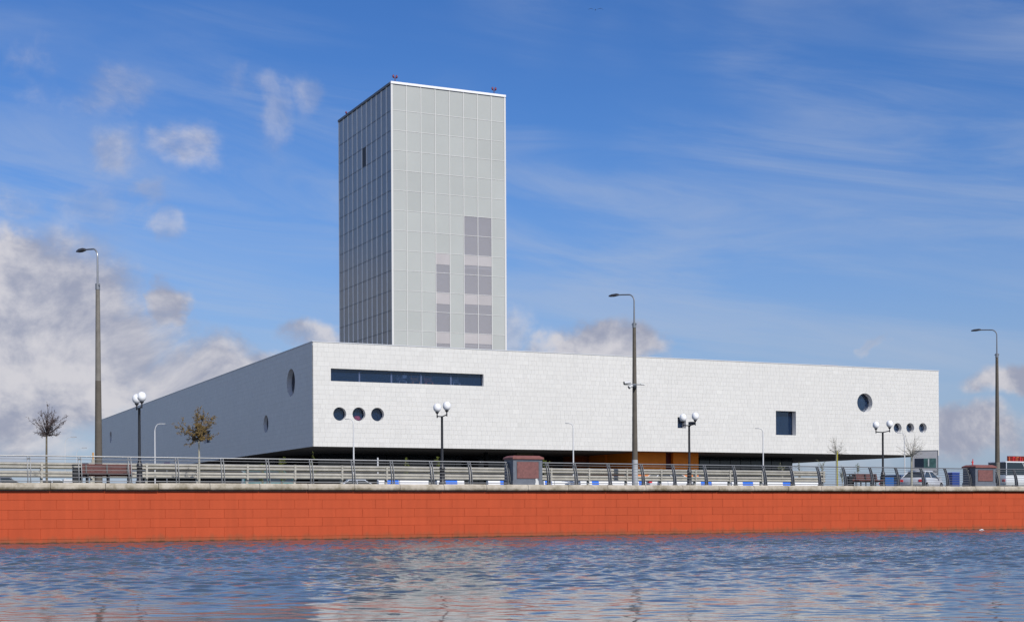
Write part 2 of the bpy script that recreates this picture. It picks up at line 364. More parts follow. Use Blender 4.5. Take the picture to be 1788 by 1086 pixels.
# ------------------------------------------------------------------ water
def build_water():
    fx = np.arange(-36, 42.01, 0.095); fy = np.arange(11.0, 82.0, 0.062)
    xs = np.concatenate([[-3000, -800, -300, -150, -80, -55, -44, -39], fx, [45, 50, 60, 90, 150, 300, 800, 3000]])
    ys = np.concatenate([[-3000, -600, -200, -60, -10, 3, 8, 10], fy, [86, 95, 120, 180, 300]])
    X, Y = np.meshgrid(xs, ys)
    H = np.zeros_like(X)
    r = np.random.default_rng(3)
    waves = []
    for i in range(110):
        if i < 96: lam = 0.30*(0.95/0.30)**(r.random()**1.15); slope = 0.0300*(0.6+0.8*r.random()); sp = 0.62
        else: lam = 1.8*(5.5/1.8)**r.random(); slope = 0.0065*(0.6+0.8*r.random()); sp = 0.4
        th = R(255)+r.normal()*sp
        k = 2*math.pi/lam
        waves.append((k*math.cos(th), k*math.sin(th), slope/k, r.random()*6.283))
    wx = 0.25*np.sin(X*0.9+Y*0.37)+0.2*np.sin(Y*1.3-X*0.21)
    wy = 0.25*np.sin(Y*0.8-X*0.5+1)+0.2*np.sin(X*1.1+2)
    for kx, ky, a, p in waves: H += a*np.sin(kx*(X+wx)+ky*(Y+wy)+p)
    # gusts: calmer and rougher patches
    g = 0.85+0.25*np.sin(X*0.13+Y*0.21+1.0)*np.sin(Y*0.17-X*0.05)+0.15*np.sin(X*.31-Y*.4)
    edge = np.clip((X+36)/3, 0, 1)*np.clip((42-X)/3, 0, 1)*np.clip((Y-11)/2, 0, 1)*np.clip((82-Y)/3, 0, 1)
    H *= g*edge*(0.17+0.83*np.clip((Y-15.5)/15, 0, 1)**1.15)     # lee of the near bank
    tt = (X-QA[0])*-QD[1]+(Y-QA[1])*QD[0]
    ny, nx = X.shape
    idx = np.arange(ny*nx).reshape(ny, nx)
    keep = (tt[:-1, :-1] < 0.6)|(np.diff(xs)[None, :] > 1)|(np.diff(ys)[:, None] > 1)
    keep &= ~((tt[:-1, :-1] > 60))
    q = np.stack([idx[:-1, :-1], idx[:-1, 1:], idx[1:, 1:], idx[1:, :-1]], -1)[keep]
    used = np.zeros(ny*nx, bool); used[q.ravel()] = True; rem = np.cumsum(used)-1
    co = np.stack([X.ravel(), Y.ravel(), H.ravel()], -1)[used]; q = rem[q]
    me = bpy.data.meshes.new('water'); me.vertices.add(len(co)); me.vertices.foreach_set('co', co.ravel().astype(np.float32))
    me.loops.add(q.size); me.loops.foreach_set('vertex_index', q.ravel().astype(np.int32))
    me.polygons.add(len(q)); me.polygons.foreach_set('loop_start', (np.arange(len(q))*4).astype(np.int32))
    me.polygons.foreach_set('use_smooth', np.ones(len(q), bool)); me.update(calc_edges=True)
    m = mat('river_water', (0.062, 0.080, 0.092), 0.05, 0.5); b = m.node_tree.nodes['Principled BSDF']; b.inputs['IOR'].default_value = 1.34
    N = m.node_tree.nodes; L = m.node_tree.links
    g = N.new('ShaderNodeNewGeometry'); n = N.new('ShaderNodeTexNoise'); n.inputs['Scale'].default_value = 6.0; n.inputs['Detail'].default_value = 4
    n.inputs['Distortion'].default_value = 0.4; mp = N.new('ShaderNodeMapping'); mp.inputs['Scale'].default_value = (0.62, 1.15, 1); L.new(g.outputs['Position'], mp.inputs[0]); L.new(mp.outputs[0], n.inputs['Vector'])
    sy = N.new('ShaderNodeSeparateXYZ'); L.new(g.outputs['Position'], sy.inputs[0])
    ms = N.new('ShaderNodeMapRange'); L.new(sy.outputs[1], ms.inputs[0]); ms.inputs[1].default_value = 15; ms.inputs[2].default_value = 32; ms.inputs[3].default_value = 0.18; ms.inputs[4].default_value = 1.0
    bp = N.new('ShaderNodeBump'); L.new(ms.outputs[0], bp.inputs['Strength']); bp.inputs['Distance'].default_value = 0.014
    L.new(n.outputs[0], bp.inputs['Height']); L.new(bp.outputs[0], b.inputs['Normal'])
    me.materials.append(m)
    o = bpy.data.objects.new('water', me); COL.objects.link(o); tag(o, kind='structure')
build_water()

# ------------------------------------------------------------------ ground
def strip(name, t0, t1, z, m, s0=-3000, s1=3000):
    b = MB(); b.add([Q(s0, t0, z), Q(s1, t0, z), Q(s1, t1, z), Q(s0, t1, z)], [(0, 1, 2, 3)])
    return tag(b.build(name, m), kind='structure')
strip('ground', 1.0, 9000, GZ-0.05, M_['landgrass'])
strip('promenade', 0.52, 5.2, GZ-0.012, M_['paving'], -400, 500)
strip('road', 17.5, 36, GZ-0.03, M_['asphalt'], -600, 700)
strip('car_park', 40, 330, GZ-0.035, mat('worn_asphalt', (0.10, 0.10, 0.098), .9, .2, var=.15, vscale=.3), -400, 500)
b = MB(); b.box(-400, 500, 17.2, 17.5, GZ-0.1, GZ+0.1, fr=Q); tag(b.build('kerb', M_['paving']), kind='structure')

# ------------------------------------------------------------------ quay wall
wall = thing('quay_wall', Q(0, 0, 0), 0, 'long orange-red block quay wall under a pale concrete coping at the water', 'wall')
WO = Q(0, 0, 0)
b = MB(); b.box(-400, 500, 0.016, 0.95, -3, 2.14, fr=Q); b.build('wall_core', M_['mortar'], wall, WO)
zb = [-0.35, 0.17, 0.61, 0.985, 1.37, 1.77, 2.125]
BW = 1.25
for row in range(6):
    z0, z1 = zb[row], zb[row+1]; off = 0.0 if row % 2 else 0.62
    far = MB()
    k0 = int(-60/BW); k1 = int(130/BW)
    for k in range(k0, k1):
        s0 = k*BW+off-0.95; s1 = s0+BW
        j = 0.0035; dt = random.uniform(-.004, .004); sh = random.uniform(.965, 1.03)
        prof = lambda bb: bb.bbox(s0+j, s1-j, dt, 0.06, z0+0.005, z1-0.005, 0.005, shade=sh, fr=Q)
        if s1 > -0.6 and s0 < 56.2:
            bb = MB(); prof(bb); bb.build('block', M_['block'], wall, WO, attr=True)
        else: far.box(s0+j, s1-j, dt, 0.06, z0+0.005, z1-0.005, shade=sh, fr=Q)
    tag(far.build('block_course', M_['block'], wall, WO, attr=True), kind='stuff')
# coping slabs with a rounded nose
cop = [(-0.16, 2.185), (-0.19, 2.22), (-0.20, 2.30), (-0.185, 2.40), (-0.14, 2.455), (-0.06, 2.475), (0.55, 2.475), (0.55, 2.185)]
s = -78.0; far = MB()
while s < 140:
    w = 2.16; dz = random.uniform(-.008, .008)
    p = [(t+random.uniform(-.004, .004), z+dz) for t, z in cop]
    if s+w > -0.6 and s < 56.5:
        bb = MB(); bb.sweep(p, s+0.01, s+w-0.01, Q); bb.build('coping_slab', M_['coping'], wall, WO)
    else: far.sweep(p, s+0.01, s+w-0.01, Q)
    s += w
tag(far.build('coping_run', M_['coping'], wall, WO), kind='stuff')

# ------------------------------------------------------------------ museum building
FD = None
P0 = Vector((*at(547.6, 160), 0)); P1 = Vector((*at(1639.5, 198.0), 0)); P2 = Vector((*at(168, 302.4), 0)); P3 = P1+P2-P0
BZ0 = zat(548, 779.2, 160); BZ1 = zat(548, 597, 160)
bld = thing('museum_building', (P0.x, P0.y, GZ), 0, 'long low white tiled box building raised over a dark recessed ground floor', 'building')
BO = (P0.x, P0.y, GZ)
fd = (P1-P0); FL = fd.length; fd.normalize(); ld = (P2-P0); LL = ld.length; ld.normalize()
fn = Vector((fd.y, -fd.x, 0)); ln = Vector((-ld.y, ld.x, 0))    # outward normals
def FR(a, d, z):  # front facade frame: a along, d inward
    p = P0+fd*a-fn*d; return (p.x, p.y, z)
def LR(a, d, z):
    p = P0+ld*a-ln*d; return (p.x, p.y, z)
def on_face(org, dr, u, v):
    k = (u-894)/F; a = (k*org.y-org.x)/(dr.x-k*dr.y); D = org.y+dr.y*a
    return a, zat(u, v, D)
# polygons and clipping in (a, z)
def clip(poly, p, n):      # keep side where (x-p).n >= 0
    out = []
    for i in range(len(poly)):
        A, B = poly[i], poly[(i+1) % len(poly)]
        da = (A[0]-p[0])*n[0]+(A[1]-p[1])*n[1]; db = (B[0]-p[0])*n[0]+(B[1]-p[1])*n[1]
        if da >= 0: out.append(A)
        if (da >= 0) != (db >= 0):
            t = da/(da-db); out.append((A[0]+(B[0]-A[0])*t, A[1]+(B[1]-A[1])*t))
    return out
def parea(p): return abs(sum(p[i][0]*p[(i+1) % len(p)][1]-p[(i+1) % len(p)][0]*p[i][1] for i in range(len(p)))/2)
def subtract(poly, hole):  # hole: convex CCW polygon
    res = []; rem = poly
    for i in range(len(hole)):
        A, B = hole[i], hole[(i+1) % len(hole)]; n = (B[1]-A[1], -(B[0]-A[0]))   # outward of CCW
        o = clip(rem, A, n)
        if len(o) > 2 and parea(o) > 1e-4: res.append(o)
        rem = clip(rem, A, (-n[0], -n[1]))
        if len(rem) < 3 or parea(rem) < 1e-4: return res
    return res
def circ(a, z, r, n=28): return [(a+r*math.cos(2*math.pi*i/n), z+r*math.sin(2*math.pi*i/n)) for i in range(n)]
def rect(a0, a1, z0, z1): return [(a0, z0), (a1, z0), (a1, z1), (a0, z1)]
def facade(fr, L, z0, z1, holes, rows, flip, wname, nparts=0, camdist=None, back=True):
    # backing wall
    pieces = [rect(0, L, z0, z1)]
    for h in holes:
        nx = []
        for p in pieces: nx += subtract(p, h)
        pieces = nx
    b = MB()
    for p in pieces:
        vs = [fr(a, -0.044, z) for a, z in p]; b.add(vs, [tuple(range(len(vs)))[::(-1 if flip else 1)]])
    b.build(wname, M_['joint'], bld, BO)
    hb = [(min(p[0] for p in h), max(p[0] for p in h), min(p[1] for p in h), max(p[1] for p in h)) for h in holes]
    tiles = []
    rh = (z1-z0)/rows
    for r in range(rows):
        a = 0.0; zz0 = z0+r*rh; zz1 = zz0+rh
        while a < L:
            w = random.choice([.46, .56, .56, .66, .78, .9]); e = min(a+w, L)
            if L-e < .3: e = L
            tiles.append((a, e, zz0, zz1)); a = e
    if camdist: tiles.sort(key=lambda t: camdist(t))
    far = MB()
    for i, (a0, a1, q0, q1) in enumerate(tiles):
        g = 0.006
        polys = [rect(a0+g, a1-g, q0+g, q1-g)]
        for h, (h0, h1, h2, h3) in zip(holes, hb):
            if a1 < h0 or a0 > h1 or q1 < h2 or q0 > h3: continue
            nx = []
            for p in polys: nx += subtract(p, h)
            polys = nx
        if not polys: continue
        tx = random.gauss(0, .004); tz = random.gauss(0.002, .006); sh = min(1.06, max(.92, random.gauss(1, .016)))
        ca, cz = (a0+a1)/2, (q0+q1)/2
        tgt = MB() if i < nparts else far
        for p in polys:
            n = len(p); out = [fr(a, -(0.06+tx*(a-ca)+tz*(z-cz)), z) for a, z in p]; inn = [fr(a, -0.040, z) for a, z in p]
            fs = [tuple(range(n))]+[(k, n+k, n+(k+1) % n, (k+1) % n) for k in range(n)]
            if flip: fs = [f[::-1] for f in fs]
            tgt.add(out+inn, fs, sh)
        if i < nparts: tgt.build('facade_tile', M_['tile'], bld, BO, attr=True)
    tag(far.build('facade_tile_field', M_['tile'], bld, BO, attr=True), kind='stuff')

def window(fr, hole, depth, flip, label=None, pane='navyglass', room=3.5, posts=()):
    """reveal tube + pane (+ dim room behind), hole is a polygon in (a, z)"""
    n = len(hole); b = MB()
    vs = [fr(a, -0.07, z) for a, z in hole]+[fr(a, depth, z) for a, z in hole]
    fs = [(k, (k+1) % n, n+(k+1) % n, n+k) for k in range(n)]
    if flip: fs = [f[::-1] for f in fs]
    b.add(vs, fs); w = b.build('window', M_['reveal'], bld, BO, smooth=False)
    if label: w['label'] = label
    b = MB(); vs = [fr(a, depth-0.02, z) for a, z in hole]+[fr(a, depth+0.02, z) for a, z in hole]
    fs = [tuple(range(n)), tuple(range(2*n-1, n-1, -1))]+[(k, n+k, n+(k+1) % n, (k+1) % n) for k in range(n)]
    if flip: fs = [f[::-1] for f in fs]
    b.add(vs, fs); b.build('pane', M_[pane], w, BO)
    if room:
        a0 = min(p[0] for p in hole)-.3; a1 = max(p[0] for p in hole)+.3; q0 = min(p[1] for p in hole)-.02; q1 = max(p[1] for p in hole)+.3
        b = MB(); d0, d1 = depth+.05, depth+room
        b.add([fr(a0, d0, q0), fr(a1, d0, q0), fr(a1, d1, q0), fr(a0, d1, q0), fr(a0, d0, q1), fr(a1, d0, q1), fr(a1, d1, q1), fr(a0, d1, q1)],
              [(0, 1, 2, 3), (4, 7, 6, 5), (2, 6, 7, 3), (0, 3, 7, 4), (1, 5, 6, 2)])
        b.build('room', M_['room'], w, BO)
    for a in posts:
        q0 = min(p[1] for p in hole); q1 = max(p[1] for p in hole)
        b = MB(); b.box(a-.09, a+.09, depth+.05, depth+.22, q0, q1-.25, fr=fr); b.build('mullion', M_['mullion'], w, BO)
    return w

def fcirc(u, v, rpx):
    a, z = on_face(P0, fd, u, v); D = P0.y+fd.y*a; return circ(a, z, rpx*D/F)
def frect(u0, u1, v0, v1):
    a0, _ = on_face(P0, fd, u0, v0); a1, _ = on_face(P0, fd, u1, v0); um = (u0+u1)/2
    _, z1 = on_face(P0, fd, u0, v0); _, z0 = on_face(P0, fd, u0, v1); return rect(a0, a1, z0, z1)
def lcirc(u, v, rpy):
    a, z = on_face(P0, ld, u, v); D = P0.y+ld.y*a; return circ(a, z, rpy*D/F)
ribbon = frect(578.5, 845, 643, 665)
fh = [ribbon, fcirc(593.8, 722.5, 11.8), fcirc(627.3, 722.8, 11.8), fcirc(659.8, 723.4, 11.8),
      frect(1183.5, 1198, 728, 747), frect(1355, 1390, 717, 759), fcirc(1510.5, 703, 16.5),
      fcirc(1567.5, 747, 8.6), fcirc(1589.5, 747, 8.6), fcirc(1611.5, 747, 8.6)]
lh = [lcirc(510, 668, 24), lcirc(466, 740, 15), lcirc(194.5, 763, 10)]
a_, z_ = on_face(P0, ld, 358, 753); a2_, _ = on_face(P0, ld, 369, 753); _, z3_ = on_face(P0, ld, 358, 774)
lh.append([(min(a_, a2_), z3_), (max(a_, a2_), z3_), (max(a_, a2_), z_), (min(a_, a2_), z_)])
facade(FR, FL, BZ0, BZ1, fh, 22, False, 'front_wall', 298, camdist=lambda t: math.hypot(t[0]*0.25, 0) - 6*(t[1]-t[0]))
facade(LR, LL, BZ0, BZ1, lh, 22, True, 'side_wall')
def RR(a, d, z): p = P1+(P3-P1).normalized()*a+fd*(-d); return (p.x, p.y, z)
facade(RR, LL, BZ0, BZ1, [], 22, False, 'end_wall')
b = MB(); b.add([(*P3.xy, BZ0), (*P2.xy, BZ0), (*P2.xy, BZ1), (*P3.xy, BZ1)], [(0, 1, 2, 3)]); b.build('back_wall', M_['joint'], bld, BO)
b = MB(); b.add([(*p.xy, BZ0) for p in (P0, P2, P3, P1)], [(0, 1, 2, 3)]); b.build('soffit', M_['soffit'], bld, BO)
b = MB(); b.add([(*p.xy, BZ1-.35) for p in (P0, P1, P3, P2)], [(0, 1, 2, 3)]); b.build('roof', M_['roof'], bld, BO)
for fr, L in ((FR, FL), (LR, LL), (RR, LL)):
    b = MB(); b.box(-.08, L+.08, -.11, .45, BZ1, BZ1+.10, fr=fr); b.build('parapet_cap', M_['cap'], bld, BO)
ra, rz_ = on_face(P0, fd, 1461, 640)
b = MB(); b.box(ra-1.5, ra+1.5, 1.5, 3, BZ1-.3, BZ1+.35, fr=FR); b.build('roof_hatch', M_['mullion'], bld, BO)
posts = [on_face(P0, fd, u, 650)[0] for u in (631, 687, 739, 791)]
window(FR, ribbon, 0.45, False, 'long ribbon window with easels and chairs behind the glass', posts=posts, room=7)
for i, h in enumerate(fh[1:4]): window(FR, h, 0.6, False, ['left navy porthole of the front wall', 'middle porthole with a red shape behind its glass', 'right porthole of the left-hand three'][i])
window(FR, fh[4], 0.9, False, 'small square window')
window(FR, fh[5], 0.8, False, 'tall rectangular window')
window(FR, fh[6], .75, False, 'largest round window of the front wall')
for h in fh[7:]: window(FR, h, .55, False)
window(LR, lh[0], .55, True, 'large round opening of the grey side wall'); window(LR, lh[1], .38, True); window(LR, lh[2], .35, True); window(LR, lh[3], .35, True)

# recessed ground floor
def gbox(name, m, a0, a1, d0, d1, z1=None, label=None, z0=GZ-.05):
    b = MB(); b.box(a0, a1, d0, d1, z0, (BZ0-.004) if z1 is None else z1, fr=FR); o = b.build(name, m, bld, BO)
    if label: o['label'] = label
    return o
def afr(u, d):   # front-parallel plane at depth d
    o = P0-fn*d; k = (u-894)/F; return (k*o.y-o.x)/(fd.x-k*fd.y)
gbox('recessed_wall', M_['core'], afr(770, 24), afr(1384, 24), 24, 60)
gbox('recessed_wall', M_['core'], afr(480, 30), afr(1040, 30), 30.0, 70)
gbox('orange_wall', M_['orange'], afr(1110, 2.8), afr(1163, 2.8), 2.8, 12, label='orange panel left of the dark doorway')
gbox('orange_wall', M_['orange'], afr(1176, 2.8), afr(1220, 2.8), 2.8, 12, label='orange panel right of the dark doorway')
gbox('doorway', M_['maroon'], afr(1163, 3.4)+.01, afr(1176, 3.4)-.01, 3.4, 11.8)
gbox('orange_wall', M_['orange'], afr(1058, 11), afr(1110, 11), 11, 16, label='shaded orange wall set further back')
gbox('orange_wall', mat('shaded_orange', (0.35, 0.08, 0.01), .7), afr(1000, 17), afr(1056, 17), 17, 22)  # same orange, darkened: shade deep under the soffit is put into the colour
for i, u in enumerate(range(1222, 1384, 18)):
    a = afr(u, 14); gbox('glass_bay', M_['darkglass'], a, afr(min(u+17, 1384), 14), 14, 14.2)
for i, u in enumerate(range(556, 1000, 40)):
    a = afr(u, 20); gbox('glass_bay', M_['darkglass'], a, afr(u+39, 20), 20.0, 20.2)
gbox('column', M_['core'], afr(848, 9), afr(853, 9), 9, 9.6)
gbox('beam', mat('olive_beam', (.10, .09, .05), .8), afr(903, 10), afr(932, 10), 10, 10.6, z0=BZ0-1.3)
gbox('blue_panel', M_['blue'], afr(1220, 9), afr(1224, 9), 9, 9.4, z1=6.0)
# side rooms under the grey facade
def lbox(name, m, a0, a1, d0, d1, z0, z1): b = MB(); b.box(a0, a1, d0, d1, z0, z1, fr=LR); return b.build(name, m, bld, BO)
def lat(u, d): o = P0-ln*d; k = (u-894)/F; return (k*o.y-o.x)/(ld.x-k*ld.y)
tg = mat('blue_grey_glass', (0.06, 0.10, 0.14), .12, .5)
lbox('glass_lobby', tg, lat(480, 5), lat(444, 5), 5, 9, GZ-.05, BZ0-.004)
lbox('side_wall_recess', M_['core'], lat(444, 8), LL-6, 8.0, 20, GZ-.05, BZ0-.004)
for u in (423, 441): lbox('lime_panel', M_['limeyellow'], lat(u, 7.6), lat(u-6, 7.6), 7.6, 7.7, GZ, 7.2)

# ------------------------------------------------------------------ furniture seen in the windows
def chair(a, d, z, m, label, fr=FR, k=1.0):
    base = fr(a, d, z); t = thing('chair', base, math.atan2(fd.y, fd.x), label, 'chair', 'chairs behind the ribbon window')
    b = MB(); b.box(-.45*k, .45*k, -.35, .35, .42, .50); b.build('seat', m, t)
    b = MB(); b.box(-.45*k, .45*k, .30, .36, .50, .95); b.build('backrest', m, t)
    for x in (-.42*k, .38*k):
        for y in (-.33, .29):
            b = MB(); b.box(x, x+.09, y, y+.09, 0, .42 if y < 0 else 1.3); b.build('leg', m, t)
    return t
zr = ribbon[0][1]-.02
chairmats = [M_['mullion'], mat('light_wood', (.75, .30, .08), .6), mat('red_wood', (.65, .15, .07), .6), M_['mullion']]
for (u, m, lab) in ((702, chairmats[0], 'grey-brown chair frame behind the ribbon window, left of the orange one'), (726, chairmats[1], 'orange wooden chair behind the ribbon window'),
                    (749, chairmats[2], 'reddish wooden chair behind the ribbon window'), (797, chairmats[3], 'greyish chair behind the ribbon window near its right end')):
    a, _ = on_face(P0, fd, u, 665); chair(a+.6, 1.6, zr, m, lab, k=1.1)
a, _ = on_face(P0, fd, 706, 650)
b = MB(); b.box(-.25, .25, -.03, .03, 0, .42); b.box(-.015, .015, -.015, .015, .42, .75)
o = b.build('hanging_sign', M_['white']); o.location = FR(a+.5, 1.1, ribbon[2][1]-.75); o.rotation_euler = (0, 0, math.atan2(fd.y, fd.x))
tag(o, 'small white plate hanging behind the ribbon window above the chairs', 'sign')
a, z = on_face(P0, fd, 624, 731)
b = MB(); b.lathe([(0.02, 0), (.42, .05), (.48, .3), (.40, .52), (.15, .6), (.02, .61)], 18)
o = b.build('pouf', mat('red_fabric', (.85, .07, .09), .7), smooth=True); o.location = FR(a+.40, 1.3, fh[2][0][1]-.72)
tag(o, 'round red seat behind the middle porthole of the left three', 'pouf')

# ------------------------------------------------------------------ tower
T0 = Vector((*at(687.4, 190), 0)); T1 = Vector((*at(884.6, 196.6), 0)); T2 = Vector((*at(595.2, 208.8), 0)); T3 = T1+T2-T0
TZ1 = EYE+(horz(687)-143)*190/F; TZ0 = 15.0
tower = thing('glass_tower', (T0.x, T0.y, TZ0), 0, 'tall pale glass-clad rectangular tower rising behind the white building', 'tower'); TO = (T0.x, T0.y, TZ0)
tf = (T1-T0); TFL = tf.length; tf.normalize(); tl = (T2-T0); TLL = tl.length; tl.normalize()
tfn = Vector((tf.y, -tf.x, 0)); tln = Vector((-tl.y, tl.x, 0))
def TF(a, d, z): p = T0+tf*a-tfn*d; return (p.x, p.y, z)
def TL(a, d, z): p = T0+tl*a-tln*d; return (p.x, p.y, z)
zj = [TZ1-.30, EYE+(horz(687)-192)*190/F]
while zj[-1] > 19: zj.append(zj[-1]-2.787)
# inner volume
def quadwall(name, A, B, z0, z1, m, parent, org, flip=False):
    b = MB(); b.add([(A[0], A[1], z0), (B[0], B[1], z0), (B[0], B[1], z1), (A[0], A[1], z1)], [(0, 1, 2, 3)]); return b.build(name, m, parent, org)
i0 = TF(0, .9, 0); ia = T0-tfn*.9-tln*.9; ib = T1-tfn*.9-tf*.9; ic = T2-tln*.9-tl*.9
quadwall('inner_wall', ia, ib, TZ0, TZ1-.4, M_['towerback'], tower, TO); quadwall('inner_wall', ia, ic, TZ0, TZ1-.4, M_['towerback'], tower, TO)
NB, NLB = 8, 11
dark_rows = {5: range(6, 14), 6: range(6, 14), 3: range(8, 14)}
for c in range(NB):
    for r in range(len(zj)-1):
        a0, a1 = TFL*c/NB, TFL*(c+1)/NB; g = .05
        clear = c in dark_rows and r in dark_rows[c]
        zt = zj[r]-g*.8
        if clear and r in (8, 10, 12):
            zs = zt-(zj[r]-zj[r+1])*(.5 if c > 3 else .56)
            b = MB(); b.box(a0+g, a1-g, 0.0, 0.05, zs+.01, zt, shade=random.gauss(1, .03), fr=TF); b.build('spandrel_panel', M_['spandrel'], tower, TO, attr=True)
            zt = zs
        b = MB(); b.box(a0+g, a1-g, 0.0, 0.05, zj[r+1]+g*.8, zt, shade=random.gauss(1, .018), fr=TF)
        o = b.build('glass_panel', M_['clearfrit' if clear else 'frit'], tower, TO, attr=True)
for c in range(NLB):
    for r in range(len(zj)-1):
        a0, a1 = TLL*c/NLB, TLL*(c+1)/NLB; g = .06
        b = MB(); b.box(a0+g, a1-g, 0.0, 0.05, zj[r+1]+g*.8, zj[r]-g*.8, shade=random.gauss(1, .05)*(1.75-1.15*r/14), fr=TL)  # upper rows paler, lower darker: sky reflection painted into the panel tone
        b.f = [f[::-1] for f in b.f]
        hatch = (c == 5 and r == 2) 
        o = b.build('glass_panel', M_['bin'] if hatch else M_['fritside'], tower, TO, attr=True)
        if hatch: o['label'] = 'dark open hatch panel high in the shaded side'
# mullions
for c in range(NB+1):
    a = TFL*c/NB; b = MB(); w = .042 if 0 < c < NB else .13
    b.box(a-w, a+w, -.07, .0-.002 if False else .10, TZ0, TZ1-.3, fr=TF); b.build('mullion', M_['towermull'], tower, TO)
for c in range(1, NLB+1):
    a = TLL*c/NLB; b = MB(); b.box(a-.20, a+.20, -.03, .10, TZ0, TZ1-.3, fr=TL); b.f = [f[::-1] for f in b.f]; b.build('mullion', M_['sidemull'], tower, TO)
trans = mat('tower_transom', (.5, .5, .49), .5)
for z in zj[1:]:
    b = MB(); b.box(.14, TFL-.14, -.035, .06, z-.03, z+.03, fr=TF); b.build('transom', M_['towermull'], tower, TO)
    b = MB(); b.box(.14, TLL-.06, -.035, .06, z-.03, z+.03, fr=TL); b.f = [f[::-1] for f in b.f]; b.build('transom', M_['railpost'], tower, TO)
# floor slabs seen through the clear panels
for v0, v1 in ((447.5, 466), (517, 533), (586, 603)):
    zc1 = EYE+(horz(790)-v0)*F**0*193.5/F; zc0 = EYE+(horz(790)-v1)*193.5/F
    b = MB(); b.box(TFL*5/8-.1, TFL*7/8+.1, .28, .8, zc0, zc1, fr=TF); b.build('floor_slab', M_['slab'], tower, TO)
    b = MB(); b.box(TFL*3/8-.05, TFL*4/8+.05, .28, .8, zc0+.35, zc1+.35, fr=TF); b.build('floor_slab', M_['slab'], tower, TO)
quadwall('rear_wall', T3, T1, TZ0, TZ1-.3, M_['frit'], tower, TO); quadwall('rear_wall', T2, T3, TZ0, TZ1-.3, M_['frit'], tower, TO)
b = MB(); b.add([(*p.xy, TZ1-.35) for p in (T0, T1, T3, T2)], [(0, 1, 2, 3)]); b.build('roof', M_['roof'], tower, TO)
b = MB(); b.box(-.15, TFL+.15, -.15, .3, TZ1-.28, TZ1+.04, fr=TF); b.build('roof_trim', M_['white'], tower, TO)
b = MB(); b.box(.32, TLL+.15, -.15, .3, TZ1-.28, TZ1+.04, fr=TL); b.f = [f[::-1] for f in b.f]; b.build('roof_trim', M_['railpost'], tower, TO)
def oblight(p, label, k=1.0):
    t = thing('obstruction_light', p, .4, label, 'aviation light', 'aviation warning lights on the tower roof')
    b = MB(); b.tube([(0, 0, 0), (0, 0, .75*k)], .05, 6); b.box(-.3, .3, -.04, .04, .72*k, .8*k); b.build('mast', M_['maroon'], t)
    for x in (-.24, .24):
        b = MB(); b.lathe([(.08, .8*k), (.15, .84*k), (.16, 1.0*k), (.10, 1.15*k), (.03, 1.2*k)], 10, (x, 0)); b.build('lamp', mat('dark_red_lens', (.16,.02,.05), .3), t, smooth=True)
p = TF(.7, .6, TZ1); oblight(p, 'twin red warning light over the near corner of the tower roof')
p = TF(TFL-1.4, .6, TZ1); oblight(p, 'red warning light near the right end of the tower roof')
p = TL(TLL-2.2, .6, TZ1-.1); oblight(p, 'red warning light over the shaded left side of the tower', .8)

# ------------------------------------------------------------------ stone pillars on the quay
def pillar(u0, u1, uf, h, label, patch=False, finial=False):
    """u0..u1 = span seen, uf = where the front face begins"""
    s1 = squay(u1, .02); s0 = squay(uf, .02); sc = (s0+s1)/2; w = (s1-s0)/2
    t = thing('stone_pillar', Q(sc, .02, GZ), QANG, label, 'pillar', 'stone pillars between the railings')
    dpt = .95
    b = MB(); b.box(-w-.03, w+.03, -.05, dpt+.03, .0, .20); b.build('plinth', M_['granite'], t)
    b = MB(); b.box(-w, w, .0, dpt, .20, h-.17); b.build('body', M_['granite'], t)
    b = MB(); b.bbox(-w+.20, w-.20, -.035, .0-.001, .30, h-.30, .012); b.build('panel', M_['redgranite'], t)
    b = MB(); b.box(-w, -w+.17, -.02, -.001, .2, h-.17); b.box(w-.17, w, -.02, -.001, .2, h-.17); b.box(-w+.17, w-.17, -.02, -.001, h-.27, h-.17); b.build('frame', M_['granite'], t)
    b = MB(); b.add([(-w-.05, -.09, h-.17), (w+.05, -.09, h-.17), (w+.05, dpt+.05, h-.17), (-w-.05, dpt+.05, h-.17),
                     (-w-.05, -.09, h-.09), (w+.05, -.09, h-.09), (w+.05, dpt+.05, h-.09), (-w-.05, dpt+.05, h-.09),
                     (-w+.10, .1, h), (w-.10, .1, h), (w-.10, dpt-.1, h), (-w+.10, dpt-.1, h)],
                    [(3, 2, 1, 0), (0, 1, 5, 4), (1, 2, 6, 5), (2, 3, 7, 6), (3, 0, 4, 7), (4, 5, 9, 8), (5, 6, 10, 9), (6, 7, 11, 10), (7, 4, 8, 11), (8, 9, 10, 11)])
    b.build('cap', M_['redcap'], t)
    if patch:
        b = MB(); b.add([(.36, -.06, .0), (.56, -.06, .0), (.55, -.06, .16), (.47, -.06, .30), (.38, -.06, .27), (.40, -.06, .12)], [(0, 1, 2, 3, 4, 5)])
        b.add([(.36, -.052, .0), (.56, -.052, .0), (.55, -.052, .16), (.47, -.052, .30), (.38, -.052, .27), (.40, -.052, .12)], [(5, 4, 3, 2, 1, 0)])
        b.build('plaster_patch', M_['plaster'], t)
    if finial:
        b = MB(); b.tube([(-.55, .4, h), (-.55, .4, h+.12), (-.53, .4, h+.34)], [.05, .03, .02], 6); b.box(-.62, -.5, .38, .42, h+.12, h+.2); b.build('finial', M_['redpaint'], t)
pillar(887, 947, 896, 1.38, 'grey granite pillar with red panel, white patch at its foot, mid-quay', patch=True)
pillar(1692, 1738, 1703, 1.22, 'grey granite pillar with red panel at the right beside the tall lamp', finial=True)

